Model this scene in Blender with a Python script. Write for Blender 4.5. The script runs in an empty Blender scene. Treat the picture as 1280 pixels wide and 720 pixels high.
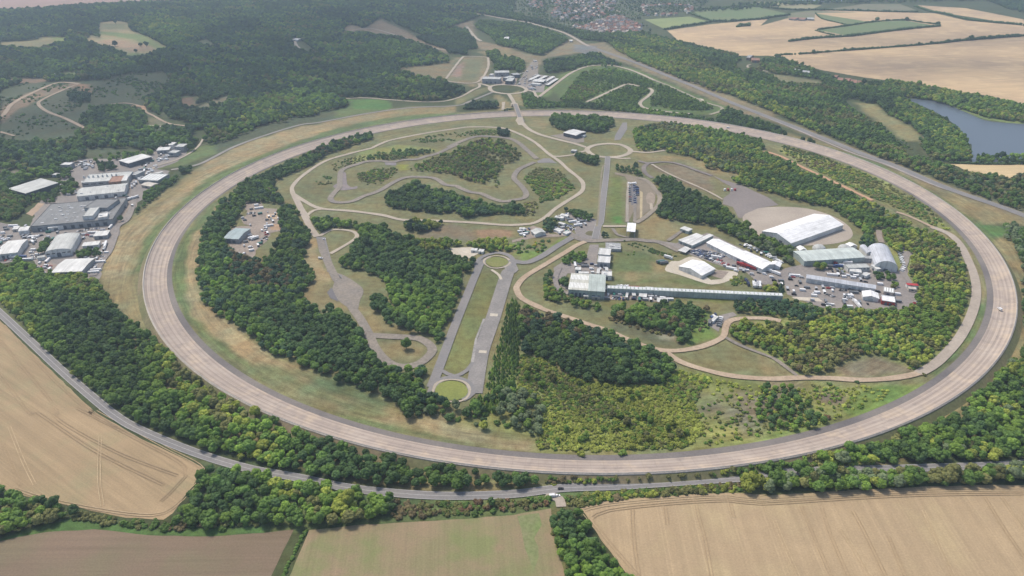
import bpy, bmesh, math, random
import numpy as np
from mathutils import Vector, Matrix
from mathutils.geometry import tessellate_polygon
random.seed(7); RS = np.random.RandomState(11)
S = bpy.context.scene; COL = S.collection
# ------------------------------------------------------------------ camera
F, PITCH, HC, ROLL = 900.0, 0.488823, 370.0, 0.01015
cp, sp, cr, sr = math.cos(PITCH), math.sin(PITCH), math.cos(ROLL), math.sin(ROLL)
cam = bpy.data.objects.new('camera', bpy.data.cameras.new('camera')); COL.objects.link(cam)
right = Vector((cr, -sr*sp, -sr*cp)); up = Vector((sr, cr*sp, cr*cp)); fw = Vector((0, cp, -sp))
M = Matrix((right, up, -fw)).transposed().to_4x4(); M.translation = (0, 0, HC); cam.matrix_world = M
cam.data.sensor_width = 36; cam.data.lens = F/1280*36; cam.data.clip_start = 1; cam.data.clip_end = 60000
S.camera = cam
def G(px, py, z=0.0):                       # a point of the site at height z, read off the survey photograph
    x, y = px-640, py-360; x, y = cr*x-sr*y, sr*x+cr*y
    d = (x, F*cp-y*sp, -F*sp-y*cp); t = -(HC-z)/d[2]
    return (d[0]*t, d[1]*t)
def depth(x, y): return y*cp+HC*sp
def proj(x, y, z=0):
    X, Y, Z = x, y, z-HC
    c = X*right.x+Y*right.y+Z*right.z; u = X*up.x+Y*up.y+Z*up.z; d = Y*fw.y+Z*fw.z
    return 640+F*c/d, 360-F*u/d
s1, s2, s3, s4 = 330/1280, 330/1131, 170/1224, 210/1280
TILE = dict(I=(0,0,1),A0=(0,0,s1),A1=(310,0,s1),A2=(630,0,s1),A3=(950,0,s1),B0=(0,170,s1),B1=(310,170,s1),B2=(630,170,s1),B3=(950,170,s1),
 C0=(0,340,s1),C1=(310,340,s1),C2=(630,340,s1),C3=(950,340,s1),D0=(0,510,s2),D1=(310,510,s2),D2=(630,510,s2),D3=(950,510,s2),
 E0=(0,170,s3),E1=(0,260,s3),E2=(100,170,s3),E3=(570,60,s3),E4=(640,260,s3),E5=(800,260,s3),E6=(940,300,s4),E7=(690,330,s3),
 F1=(1110,180,s3),F2=(950,130,s3),F3=(780,100,s3),F4=(560,110,s3),F5=(400,110,s3),F6=(250,130,s3),F7=(150,220,s3),F8=(1110,280,s3),
 G1=(1110,370,s3),G2=(400,180,s3),G3=(560,180,s3),G4=(720,120,s3),G5=(720,200,s3),G6=(630,0,s3),G7=(790,60,s3),G8=(250,240,s3))
def px(s):
    t = TILE['I']; out = []
    for w in s.split():
        if ',' in w: a, b = w.split(','); out.append((t[0]+float(a)*t[2], t[1]+float(b)*t[2]))
        else: t = TILE[w]
    return out
def P(s, z=0.0): return [G(a, b, z) for a, b in px(s)]
# ------------------------------------------------------------------ helpers
def tag(o, label=None, cat=None, group=None, kind=None):
    if label: o['label'] = label
    if cat: o['category'] = cat
    if group: o['group'] = group
    if kind: o['kind'] = kind
    return o
def mesh(name, v, f, mats, mi=None, smooth=False):
    me = bpy.data.meshes.new(name); me.from_pydata([tuple(p) for p in v], [], [tuple(q) for q in f])
    for m in (mats if isinstance(mats, (list, tuple)) else [mats]): me.materials.append(m)
    if mi is not None: me.polygons.foreach_set('material_index', mi)
    if smooth: me.polygons.foreach_set('use_smooth', [True]*len(f))
    me.update(); return me
def link(name, me, parent=None, loc=None):
    o = bpy.data.objects.new(name, me); COL.objects.link(o)
    if parent: o.parent = parent
    if loc: o.location = loc
    return o
def empty(name, loc, rz=0):
    o = bpy.data.objects.new(name, None); COL.objects.link(o); o.location = loc; o.rotation_euler = (0, 0, rz); o.empty_display_size = 1
    return o
class MB:
    def __init__(s): s.v = []; s.f = []; s.m = []
    def add(s, v, f, m=0):
        n = len(s.v); s.v += [tuple(p) for p in v]; s.f += [tuple(i+n for i in q) for q in f]; s.m += [m]*len(f); return s
    def box(s, x0, x1, y0, y1, z0, z1, m=0):
        return s.add([(x0,y0,z0),(x1,y0,z0),(x1,y1,z0),(x0,y1,z0),(x0,y0,z1),(x1,y0,z1),(x1,y1,z1),(x0,y1,z1)],
                     [(0,3,2,1),(4,5,6,7),(0,1,5,4),(1,2,6,5),(2,3,7,6),(3,0,4,7)], m)
    def prism(s, prof, axis, a, b, m=0):     # profile (t,z) extruded along x or y
        n = len(prof); v = []
        for q in (a, b): v += [((q, t, z) if axis == 'x' else (t, q, z)) for t, z in prof]
        return s.add(v, [tuple(range(n)), tuple(range(2*n-1, n-1, -1))]+[(i, n+i, n+(i+1) % n, (i+1) % n) for i in range(n)], m)
    def cyl(s, x, y, r, z0, z1, n=8, m=0, r2=None, ax='z'):
        r2 = r if r2 is None else r2; v = []
        for rr, z in ((r, z0), (r2, z1)):
            for i in range(n):
                a = 2*math.pi*i/n
                if ax == 'z': v.append((x+rr*math.cos(a), y+rr*math.sin(a), z))
                else: v.append((x+rr*math.cos(a), z, y+rr*math.sin(a)))
        return s.add(v, [tuple(range(n)), tuple(range(2*n-1, n-1, -1))]+[(i, (i+1) % n, n+(i+1) % n, n+i) for i in range(n)], m)
    def me(s, name, mats):
        me = mesh(name, s.v, s.f, mats, s.m)
        b = bmesh.new(); b.from_mesh(me); bmesh.ops.recalc_face_normals(b, faces=b.faces); b.to_mesh(me); b.free(); return me
    def build(s, name, mats, parent=None, loc=None): return link(name, s.me(name, mats), parent, loc)
def inpoly(X, Y, poly):
    r = np.zeros(X.shape, bool); n = len(poly)
    for i in range(n):
        x0, y0 = poly[i]; x1, y1 = poly[(i+1) % n]
        if y0 == y1: continue
        c = ((y0 > Y) != (y1 > Y)) & (X < (x1-x0)*(Y-y0)/(y1-y0)+x0); r ^= c
    return r
def segdist(X, Y, pts, closed=False):
    d = np.full(X.shape, 1e9); n = len(pts)
    for i in range(n if closed else n-1):
        x0, y0 = pts[i]; x1, y1 = pts[(i+1) % n]; dx, dy = x1-x0, y1-y0; L = dx*dx+dy*dy+1e-9
        t = np.clip(((X-x0)*dx+(Y-y0)*dy)/L, 0, 1); d = np.minimum(d, (X-x0-t*dx)**2+(Y-y0-t*dy)**2)
    return np.sqrt(d)
def smooth_line(p, closed=False, step=5.0):
    n = len(p); out = []
    for i in range(n if closed else n-1):
        g = lambda k: p[k % n] if closed else p[min(max(k, 0), n-1)]
        a, b, c, d = (np.array(g(i+k)) for k in (-1, 0, 1, 2))
        m = max(2, int(np.linalg.norm(c-b)/step))
        for j in range(m):
            t = j/m
            out.append(tuple(0.5*((2*b)+(c-a)*t+(2*a-5*b+4*c-d)*t*t+(3*b-a-3*c+d)*t**3)))
    if not closed: out.append(tuple(p[-1]))
    return out
# ------------------------------------------------------------------ materials
def nt(name):
    m = bpy.data.materials.new(name); m.use_nodes = True; t = m.node_tree; b = t.nodes['Principled BSDF']
    b.inputs['Roughness'].default_value = .9; b.inputs['Specular IOR Level'].default_value = .2
    return m, t, b
def N(t, k, **kw):
    n = t.nodes.new(k)
    for a, v in kw.items():
        if a in n.inputs.keys(): n.inputs[a].default_value = v
        else: setattr(n, a, v)
    return n
def mathn(t, op, a, b):
    n = t.nodes.new('ShaderNodeMath'); n.operation = op
    for i, q in enumerate((a, b)):
        if isinstance(q, (int, float)): n.inputs[i].default_value = q
        elif q is not None: t.links.new(q, n.inputs[i])
    return n.outputs[0]
def noise(t, scale, detail=4, vec=None, rough=.6):
    n = t.nodes.new('ShaderNodeTexNoise'); n.inputs['Scale'].default_value = scale; n.inputs['Detail'].default_value = detail; n.inputs['Roughness'].default_value = rough
    if vec is not None: t.links.new(vec, n.inputs['Vector'])
    return n.outputs['Fac']
def rng(t, x, a, b, c=0.3, d=0.7):
    n = t.nodes.new('ShaderNodeMapRange'); t.links.new(x, n.inputs[0])
    for i, q in enumerate((c, d, a, b)): n.inputs[i+1].default_value = q
    return n.outputs[0]
def mulcol(t, col, fac):
    n = t.nodes.new('ShaderNodeVectorMath'); n.operation = 'SCALE'
    if hasattr(col, 'is_linked') or not isinstance(col, tuple): t.links.new(col, n.inputs[0])
    else: n.inputs[0].default_value = col[:3]
    t.links.new(fac, n.inputs['Scale']); return n.outputs[0]
def mixc(t, a, b, fac):
    n = t.nodes.new('ShaderNodeMix'); n.data_type = 'RGBA'; t.links.new(fac, n.inputs[0])
    for i, q in ((6, a), (7, b)):
        if isinstance(q, tuple): n.inputs[i].default_value = (*q[:3], 1)
        else: t.links.new(q, n.inputs[i])
    return n.outputs[2]
def geo(t): return t.nodes.new('ShaderNodeNewGeometry').outputs['Position']
def objc(t): return t.nodes.new('ShaderNodeTexCoord').outputs['Object']
def surf(name, c, c2=None, sc=.05, sc2=.6, amp=.2, rough=.9, spec=.2, metal=0):
    m, t, b = nt(name); p = geo(t); c2 = c2 or tuple(q*.75 for q in c)
    col = mixc(t, c, c2, rng(t, noise(t, sc, 5, p), 0, 1, .35, .65))
    f = rng(t, noise(t, sc2, 3, p), 1-amp, 1+amp, .25, .75)
    t.links.new(mulcol(t, col, f), b.inputs['Base Color'])
    b.inputs['Roughness'].default_value = rough; b.inputs['Specular IOR Level'].default_value = spec; b.inputs['Metallic'].default_value = metal
    return m
def plain(name, c, rough=.6, spec=.3, metal=0):
    m, t, b = nt(name); oi = t.nodes.new('ShaderNodeObjectInfo')
    t.links.new(mulcol(t, c, rng(t, noise(t, .5, 3, geo(t)), .88, 1.1)), b.inputs['Base Color'])
    b.inputs['Roughness'].default_value = rough; b.inputs['Specular IOR Level'].default_value = spec; b.inputs['Metallic'].default_value = metal
    return m
def fieldmat(name, c, c2, ang, period=6.0, line=.35, patch=None, pf=.5, waves=.5, ns=.012):
    m, t, b = nt(name); p = geo(t)
    mp = t.nodes.new('ShaderNodeMapping'); mp.vector_type = 'TEXTURE'; mp.inputs['Rotation'].default_value = (0, 0, ang); t.links.new(p, mp.inputs[0])
    wv = t.nodes.new('ShaderNodeMapping'); wv.inputs['Scale'].default_value = (.006, .18, 1); t.links.new(mp.outputs[0], wv.inputs[0])
    wv2 = t.nodes.new('ShaderNodeMapping'); wv2.inputs['Scale'].default_value = (.012, .6, 1); t.links.new(mp.outputs[0], wv2.inputs[0])
    col = mixc(t, c, c2, rng(t, noise(t, ns, 6, p), 0, 1, .38, .62))
    if patch: col = mixc(t, col, patch, rng(t, noise(t, .02, 4, p), 0, pf, .5, .65))
    st = mathn(t, 'MULTIPLY', rng(t, noise(t, 1, 2, wv.outputs[0]), 1-line*.5, 1+line*.5), rng(t, noise(t, 1, 2, wv2.outputs[0]), 1-line*.35, 1+line*.35))
    # tramlines : pairs of wheel marks every 24 m
    sx = t.nodes.new('ShaderNodeSeparateXYZ'); t.links.new(mp.outputs[0], sx.inputs[0])
    w = mathn(t, 'FRACT', mathn(t, 'DIVIDE', sx.outputs[1], period*4), None)
    d = mathn(t, 'ABSOLUTE', mathn(t, 'SUBTRACT', mathn(t, 'ABSOLUTE', mathn(t, 'SUBTRACT', w, .5), None), .05), None)
    tr = rng(t, d, 1+waves*.32, 1, 0, .03)
    nz = rng(t, noise(t, .8, 3, p), .88, 1.12)
    f = mathn(t, 'MULTIPLY', mathn(t, 'MULTIPLY', st, tr), nz)
    t.links.new(mulcol(t, col, f), b.inputs['Base Color']); return m
def foliage():
    m, t, b = nt('foliage')
    a = t.nodes.new('ShaderNodeAttribute'); a.attribute_type = 'INSTANCER'; a.attribute_name = 'tint'
    oi = t.nodes.new('ShaderNodeObjectInfo'); p = objc(t)
    f = mathn(t, 'MULTIPLY', rng(t, oi.outputs['Random'], .92, 1.26, 0, 1), rng(t, noise(t, 2.2, 4, p), .8, 1.24, .3, .7))
    c = mulcol(t, a.outputs['Color'], f)
    t.links.new(c, b.inputs['Base Color']); b.inputs['Roughness'].default_value = .75; b.inputs['Specular IOR Level'].default_value = .25
    tr = t.nodes.new('ShaderNodeBsdfTranslucent'); t.links.new(mulcol(t, c, rng(t, p, 1.2, 1.2)), tr.inputs[0])
    mx = t.nodes.new('ShaderNodeMixShader'); mx.inputs[0].default_value = .32
    t.links.new(b.outputs[0], mx.inputs[1]); t.links.new(tr.outputs[0], mx.inputs[2]); t.links.new(mx.outputs[0], t.nodes['Material Output'].inputs[0])
    return m
FOL = foliage()
BARK = surf('bark', (.09, .07, .05))
# ------------------------------------------------------------------ ground zones
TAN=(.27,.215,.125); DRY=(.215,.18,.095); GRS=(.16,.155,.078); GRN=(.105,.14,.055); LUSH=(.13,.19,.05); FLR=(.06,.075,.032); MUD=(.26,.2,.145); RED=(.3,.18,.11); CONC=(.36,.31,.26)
OPEN=(.07,.085,.048); SCR=(.21,.225,.08)
ZN = []      # (polygon world, colour, feather)
def zone(s, c, fe=6): ZN.append((P(s), c, fe))
# ------------------------------------------------------------------ the banked bowl (nearly circular), fitted from points on its edges
CX, CY = 71.85, 921.56
def ringfit(s, z, K=4):
    p = np.array(P(s, z)); th = np.arctan2(p[:,1]-CY, p[:,0]-CX); r = np.hypot(p[:,0]-CX, p[:,1]-CY)
    B = lambda t: np.stack([np.ones_like(t)]+[f(k*t) for k in range(1, K+1) for f in (np.cos, np.sin)], 1)
    A = B(th); c = np.linalg.solve(A.T@A+np.eye(A.shape[1])*.02, A.T@r)
    return lambda t: B(np.atleast_1d(t))@c
ZO, ZI = 4.5, .5
OUT = ringfit("I 178,350 188,314 206,286 232,258 258,236 296.5,212.5 330,199 180.5,373.5 192,402 211,433 237,461 273,487 330,513 392,536 450,557 520,571 590,581.5 640,586.5 682.5,590 747,594 793,594.6 863,590 922,583 960,577 1023,564 1075,549 1125,532 1172,511.5 1227,469 1239,457.5 1253,436.7 1265.6,411.7 1270.4,384 1270.4,380 1268,355 1258.6,330 1240.6,302 1218,280 1187.8,257.8 1158.6,238.3 1110,214 1075,199.4 1019.4,180.7 950,162.6 869,148.6 780,141 730,138.5 640,139.9 560,144.7 497,151.7 441.7,162 400,174.6 352.8,189.7 305.6,209 268,228.6 219.4,267 195.8,295", ZO)
INN = ringfit("I 207.5,340 210,361 219,389 240,420 271,451 304,474 330,489.5 354,502 473,546.5 520,554 558,559.6 640,570 694,573 732,574 834,573 900,567 960,559.6 1037.5,537.7 1097,520 1161,484 1186.4,469.3 1210,446.4 1228,421.4 1237.8,403 1242,380 1241,357.8 1235,335.6 1221,310.6 1193,280 1165.6,257.8 1137.8,239.7 1110,225.8 1075,212 1019.4,190.4 950,171.7 869,156 780,149.3 730,144.7 644,144.7 570,150.3 504,158.6 464,167.6 409.7,181.4 375,192.5 333,209 295.8,229.3 239,277 219.4,302 211,317", ZI)
STR = ringfit("I 215.5,340 218,317 227.8,297.8 247,271.4 268,250.5 296,230.5 333,210.5 375,193.5 409.7,182.4 464,168.6 504,159.4 570,151 644,145.4 730,145.4 780,150 869,156.8 950,172.6 1019.4,191.4 1075,213.2 1110,227.5 1137.8,242 1165.6,261 1190,284 1215.6,310.6 1226.7,335.6 1232,363 1232,384 1224,411.7 1212.8,428 1193,452 1172.5,469.3 1151,483 1102,508 1049,529 1000,541 950,552 872,564 793,568 747,570 694,568 630,563.5 602,558 520,545 450,530 361.6,497 310,471.5 271,446 247,420 226,389 218,361", 0, 5)
TH = np.linspace(-math.pi, math.pi, 721)[:-1]
RO, RI, RS_ = OUT(TH), INN(TH), STR(TH)
RS_ = np.minimum(RS_, RI-2.0)
def ring(r): return [(CX+a*math.cos(t), CY+a*math.sin(t)) for a, t in zip(r, TH)]
def strip(name, loops, mats, uvs=None, kind='structure', closed=True, parent=None):
    n = len(loops[0]); v = [p for L in loops for p in L]; f = []
    for k in range(len(loops)-1):
        for i in range(n if closed else n-1):
            j = (i+1) % n; f.append((k*n+i, k*n+j, (k+1)*n+j, (k+1)*n+i))
    me = mesh(name, v, f, mats)
    b = bmesh.new(); b.from_mesh(me); bmesh.ops.recalc_face_normals(b, faces=b.faces)
    if sum(q.normal.z for q in b.faces) < 0: bmesh.ops.reverse_faces(b, faces=b.faces)
    b.to_mesh(me); b.free()
    uv = me.uv_layers.new(name='UVMap'); nn = n
    for q in me.polygons:
        q.use_smooth = True
        ids = [(me.loops[l].vertex_index) for l in q.loop_indices]
        seam = closed and any(i % nn == 0 for i in ids) and any(i % nn == nn-1 for i in ids)
        for l, i in zip(q.loop_indices, ids):
            a = i % nn; a = nn if (seam and a == 0) else a
            uv.data[l].uv = ((i//nn)/(len(loops)-1), a/nn)
    o = link(name, me, parent)
    if kind: o['kind'] = kind
    return o
def trackmat():
    m, t, b = nt('track_concrete'); uv = t.nodes.new('ShaderNodeUVMap').outputs[0]; p = geo(t)
    a = t.nodes.new('ShaderNodeMapping'); a.inputs['Scale'].default_value = (26, 7, 1); t.links.new(uv, a.inputs[0])
    a2 = t.nodes.new('ShaderNodeMapping'); a2.inputs['Scale'].default_value = (70, 30, 1); t.links.new(uv, a2.inputs[0])
    col = mixc(t, (.43,.355,.295), (.30,.25,.22), rng(t, noise(t, 1, 4, a.outputs[0]), 0, 1, .35, .65))
    col = mixc(t, col, (.47,.40,.34), rng(t, noise(t, .03, 4, p), 0, .6, .5, .7))
    sx = t.nodes.new('ShaderNodeSeparateXYZ'); t.links.new(uv, sx.inputs[0])
    mp_ = t.nodes.new('ShaderNodeMapping'); mp_.inputs['Location'].default_value = (300, 500, 0); t.links.new(p, mp_.inputs[0])
    lane = mathn(t, 'FRACT', mathn(t, 'MULTIPLY', sx.outputs[0], 5), None)
    d = mathn(t, 'ABSOLUTE', mathn(t, 'SUBTRACT', lane, .5), None)
    col = mixc(t, col, (.24,.205,.185), rng(t, noise(t, .09, 5, p, .75), 0, .6, .52, .68))
    col = mixc(t, col, (.50,.40,.30), rng(t, noise(t, .05, 5, mp_.outputs[0], .7), 0, .7, .5, .65))
    ln = rng(t, d, 1, 1.1, .45, .485)
    wear = rng(t, mathn(t, 'ABSOLUTE', mathn(t, 'SUBTRACT', mathn(t, 'FRACT', mathn(t, 'MULTIPLY', sx.outputs[0], 5), None), .5), None), .86, 1.03, .05, .3)
    jn = rng(t, mathn(t, 'ABSOLUTE', mathn(t, 'SUBTRACT', mathn(t, 'FRACT', mathn(t, 'MULTIPLY', sx.outputs[1], 330), None), .5), None), 1, .92, .44, .49)
    f = mathn(t, 'MULTIPLY', mathn(t, 'MULTIPLY', mathn(t, 'MULTIPLY', ln, wear), jn), rng(t, noise(t, 1, 3, a2.outputs[0]), .82, 1.16))
    t.links.new(mulcol(t, col, f), b.inputs['Base Color']); return m
def loop_at(r, z): return [(CX+a*math.cos(t), CY+a*math.sin(t), z) for a, t in zip(r, TH)]
K = 10
L = []
for k in range(K+1):
    u = k/K; L.append(loop_at(RI+(RO-RI)*u, ZI+(ZO-ZI)*u**2.2))
strip('bowl_track', L, trackmat())
lipm = surf('lip_concrete', (.5,.45,.39), (.4,.35,.3), .1)
strip('track_lip', [loop_at(RO-.6, ZO+.02), loop_at(RO-.6, ZO+.25), loop_at(RO+.9, ZO+.25), loop_at(RO+.9, ZO-.8)], lipm)
asph = surf('strip_asphalt', (.13,.12,.12), (.22,.195,.175), .012, .5, .15)
strip('inner_apron', [loop_at(RS_, .16), loop_at(RI-.1, ZI-.02)], asph)
def bankmat():
    m, t, b = nt('bank_grass'); a = t.nodes.new('ShaderNodeAttribute'); a.attribute_name = 'col'; p = geo(t)
    col = mixc(t, (.225,.18,.11), (.15,.155,.07), rng(t, noise(t, .01, 4, p), 0, 1, .4, .6))
    t.links.new(mulcol(t, col, rng(t, noise(t, .35, 5, p), .75, 1.25, .3, .7)), b.inputs['Base Color']); return m
strip('outer_bank', [loop_at(RO+.8, ZO-.4), loop_at(RO+2.6, ZO-1.5), loop_at(RO+4.6, ZO-3.2), loop_at(RO+7.5, -.3)], bankmat())
# crash barrier on the lip
bar = strip('crash_barrier', [loop_at(RO-.3, ZO+.5), loop_at(RO-.3, ZO+1.0), loop_at(RO-.1, ZO+1.0), loop_at(RO-.1, ZO+.5)], plain('galvanised', (.42,.42,.4), .5, .5, .3), kind=None)
tag(bar, 'grey crash barrier running round the outer lip of the banked circular track', 'crash barrier')
# ------------------------------------------------------------------ ground zones (broad ground cover, soft edges)
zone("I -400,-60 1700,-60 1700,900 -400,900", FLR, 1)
ZN.append((ring(RO+30), DRY, 10)); ZN.append((ring(RO+14), GRS, 8))
ZN.append((ring(RI), GRS, 4))
# inner verge, dry bands
zone("B0 1280,0 1280,60 1000,190 900,290 800,400 700,560 640,698 C0 640,0 690,250 C0 620,240 540,150 480,60 B0 480,690 560,450 640,400 720,320 860,230 930,170 1100,90 1200,20", DRY, 5)
zone("B0 1280,30 1100,130 960,210 860,280 760,350 660,420 570,470 520,590 500,690 600,690 650,560 750,420 860,320 980,230 1130,160 1280,90", TAN, 5)
zone("B0 1280,75 1100,165 950,250 840,360 740,450 690,530 640,690 C0 640,0 700,0 B0 690,690 720,580 790,450 900,330 1000,250 1150,160 1280,108", GRN, 4)
zone("F5 0,310 400,225 800,170 1224,160 1224,250 700,300 300,375 0,465", DRY, 5)
zone("F6 0,550 300,400 600,290 900,200 1224,160 1224,260 900,330 600,440 300,560 0,690", TAN, 8)
zone("F5 0,330 500,225 700,215 500,270 0,390", TAN, 8)
zone("F6 0,700 300,560 600,440 900,330 1224,235 1224,285 740,430 400,570 130,710", GRN, 4)
zone("F5 0,400 300,330 600,270 900,235 1224,225 1224,250 700,300 300,375 0,465", GRN, 4)
zone("F5 0,230 200,190 290,150 230,100 600,105 650,150 600,190 400,225 0,300 I 333,165 375,150", GRN, 5)
zone("F5 240,105 600,108 650,160 600,195 300,190 290,150", (.08,.16,.045), 4)
zone("F6 0,400 0,380 400,250 900,110 1224,50 1224,130 900,180 600,270 300,390 0,520", OPEN, 5)
zone("E2 600,290 700,250 1000,130 1224,50 1224,160 900,270 680,310", GRN, 5)
zone("B0 840,698 840,600 870,520 1000,360 1090,290 1080,330 990,440 960,500 900,698", GRN, 4)
zone("C0 835,0 850,90 930,250 1050,370 1280,530 1280,350 1160,290 1050,230 970,150 900,0", GRN, 4)
zone("C0 900,0 905,120 930,200 1050,330 1180,430 1280,500 1280,385 1160,280 1090,220 980,140 955,0 B0 970,600 980,480 1060,330 1000,420 940,480 900,600 900,698", TAN, 4)
zone("C1 0,350 130,420 350,500 540,600 640,650 740,690 1000,698 D1 1131,150 1000,140 760,100 480,40 330,0 C1 200,560 0,440", TAN, 6)
zone("C1 0,480 200,560 360,640 500,698 700,698 450,600 200,480 0,430", (.135,.145,.07), 8)
zone("C1 230,470 400,500 540,560 700,640 640,660 480,610 300,560 240,500", (.10,.125,.06), 7)
zone("D1 300,0 480,50 760,110 1131,165 1131,175 900,140 600,90 400,40", GRN, 4)
zone("D2 0,130 150,150 160,190 0,180 D1 800,110", TAN, 5)
# outside right
zone("F1 0,215 350,400 700,640 880,715 770,715 560,560 350,420 0,245 F8 820,0 1000,20 1060,110 940,160", GRN, 3)
zone("F2 150,290 600,395 900,500 1224,620 1224,580 700,410 400,330", GRN, 3)
zone("F1 350,370 500,400 1224,660 1224,720 900,720 600,500", DRY, 4)
zone("F8 860,0 1280,0 B3 1280,430 1150,430 1060,350 900,250", DRY, 4)
zone("F8 800,0 1040,30 1060,120 940,110", (.08,.15,.045), 4)
zone("F8 960,120 1060,130 1180,300 1224,360 1224,720 1160,720 1130,500 1040,300", DRY, 5)
zone("G1 1160,0 1224,0 1224,440 1050,600 950,715 840,715 1000,520 1120,300", DRY, 4)
zone("C3 1150,500 1050,600 950,698 780,698 1000,570 1120,460 1240,260 1280,360", DRY, 4)
zone("D3 760,5 860,0 700,80 600,110 450,150 250,190 0,235 0,232 250,185 430,135 600,75", DRY, 4)
# inside right
zone("G1 820,0 880,0 880,100 820,300 600,560 450,715 380,700 650,430 800,180", GRN, 3)
zone("C3 0,540 300,545 780,545 820,560 640,640 500,698 D3 300,70 0,150 D2 1131,140 900,170 C3 0,600", SCR, 6)
zone("C3 500,560 800,545 560,680 430,698 400,640", LUSH, 4)
zone("D3 0,100 100,100 200,90 0,145 D2 1131,140 1000,150 900,160 1000,120", LUSH, 4)
zone("C2 100,400 300,500 700,545 850,470 1280,540 1280,698 0,698 0,500 D2 0,0 1131,0 1131,130 850,170 500,190 150,190 150,120 0,110 D1 900,50 1000,0", SCR, 10)
zone("C2 920,600 1050,600 1060,670 930,680 I 960,470 1000,480 1000,520 930,540 905,520 915,490", (.17,.145,.1), 12)
zone("C2 1100,540 1280,560 1280,650 1150,620", (.17,.145,.1), 8)
zone("C2 800,460 1000,500 1280,540 1280,580 900,560 700,590 600,560", (.13,.15,.05), 8)
zone("C3 250,590 420,590 400,640 270,640", (.16,.13,.1), 5)
zone("C3 420,440 600,400 700,430 780,480 680,500 420,505 380,470", (.19,.16,.11), 6)
zone("C3 300,200 1000,100 990,230 880,400 780,470 540,390 180,490 0,400 0,240 B3 1010,690 700,690 600,520 700,500 990,600", SCR, 8)
zone("F2 200,370 500,450 900,610 1150,710 F1 500,715 F8 560,60 400,10 B3 740,380 540,300 380,220 200,130 100,80", SCR, 5)
zone("F8 400,60 560,60 720,250 840,420 870,600 870,720 820,720 820,600 700,250 560,110", DRY, 3)
zone("C2 800,395 1060,335 1100,335 1280,420 1280,505 1100,490 950,455", GRS, 4)
zone("C3 0,410 60,430 170,500 0,508", DRY, 4)
zone("C2 100,90 180,160 520,270 700,345 560,300 500,200 350,170 200,140 150,60", GRS, 4)
zone("C2 520,240 600,230 800,300 900,330 880,365 740,360 600,310 510,270", (.12,.12,.07), 6)
zone("C2 720,290 830,290 830,325 760,325", (.3,.27,.2), 4)
zone("C2 930,200 1000,190 980,250 1030,320 900,350 880,330", LUSH, 4)
zone("E7 1050,290 1224,280 1224,350 920,350 1050,330 I 900,378 930,372", (.13,.16,.05), 4)
zone("E7 460,350 640,335 560,400 450,420", (.15,.15,.06), 4)
zone("E6 0,560 250,590 240,610 0,610", GRN, 4)
zone("E4 60,430 0,440 0,400 100,390 300,380 340,330 420,290 500,270 440,330 300,410 200,450 100,480", LUSH, 3)
zone("E4 0,500 180,500 300,460 560,300 660,300 500,390 300,500 120,620 20,700 0,700", GRS, 3)
zone("B2 520,200 570,200 580,420 500,420", (.13,.155,.05), 3)
zone("G5 340,510 410,510 410,570 345,570", (.09,.19,.04), 3)
zone("B2 620,80 970,110 1150,180 1150,220 1010,180 850,120 680,120", DRY, 4)
zone("G4 600,640 900,600 1224,700 G5 1224,150 1224,300 900,200 680,60", (.18,.145,.10), 6)
zone("B2 640,340 740,370 850,430 850,500 740,500 640,490", DRY, 4)
zone("B2 530,560 660,560 780,610 780,640 900,690 530,698 C2 530,0 900,0 1000,50 1100,70 530,45", (.115,.135,.055), 4)
zone("C2 600,0 640,0 645,40 590,40", DRY, 4)
zone("E5 100,490 200,480 230,560 130,600", DRY, 5)
zone("C1 260,80 330,20 400,0 385,100 450,150 480,180 340,190 270,150", DRY, 5)
zone("C1 440,0 640,0 680,80 590,130 680,150 660,240 860,310 900,345 820,315 600,290 520,160 560,90", GRS, 4)
zone("C1 520,170 660,180 660,240 860,310 600,290", DRY, 6)
zone("C1 630,340 800,330 860,370 850,410 800,440 720,430 660,390", DRY, 4)
zone("B1 270,500 330,490 350,590 400,698 C1 410,0 400,50 330,20 290,0 B1 290,620", TAN, 4)
zone("B1 400,590 490,530 450,600 450,650 640,680 430,698 410,640", GRS, 4)
zone("C1 1040,60 1100,0 1060,110 1000,250 930,440 880,560 860,470 950,330 1020,120", GRS, 3)
zone("C1 1120,0 1240,0 1200,150 1080,440 1000,500 950,460 1000,320 1080,120", (.15,.155,.06), 4)
zone("C1 1180,230 1260,60 1280,100 1240,290 1150,540 1100,600 1110,440", (.16,.15,.075), 3)
zone("B1 1000,430 1090,450 1110,510 980,500 830,490 860,450", (.17,.145,.1), 5)
zone("B1 1090,450 1280,460 1280,490 1130,500", (.25,.17,.11), 3)
zone("B1 360,110 600,70 790,10 1000,40 900,80 640,110 560,120 460,180 400,300 350,340 230,270 250,200", (.14,.14,.07), 4)
zone("G2 340,60 700,10 1000,30 1050,60 700,130 300,170", SCR, 6)
zone("G2 720,90 880,90 850,120 720,120", (.2,.17,.06), 4)
zone("G2 700,190 800,180 790,230 710,240", (.2,.2,.04), 3)
zone("F4 640,20 680,150 620,160 560,60", DRY, 3)
zone("F4 750,290 900,290 880,370 740,350", DRY, 3)
zone("F4 460,60 600,170 460,205 420,60", DRY, 3)
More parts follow.
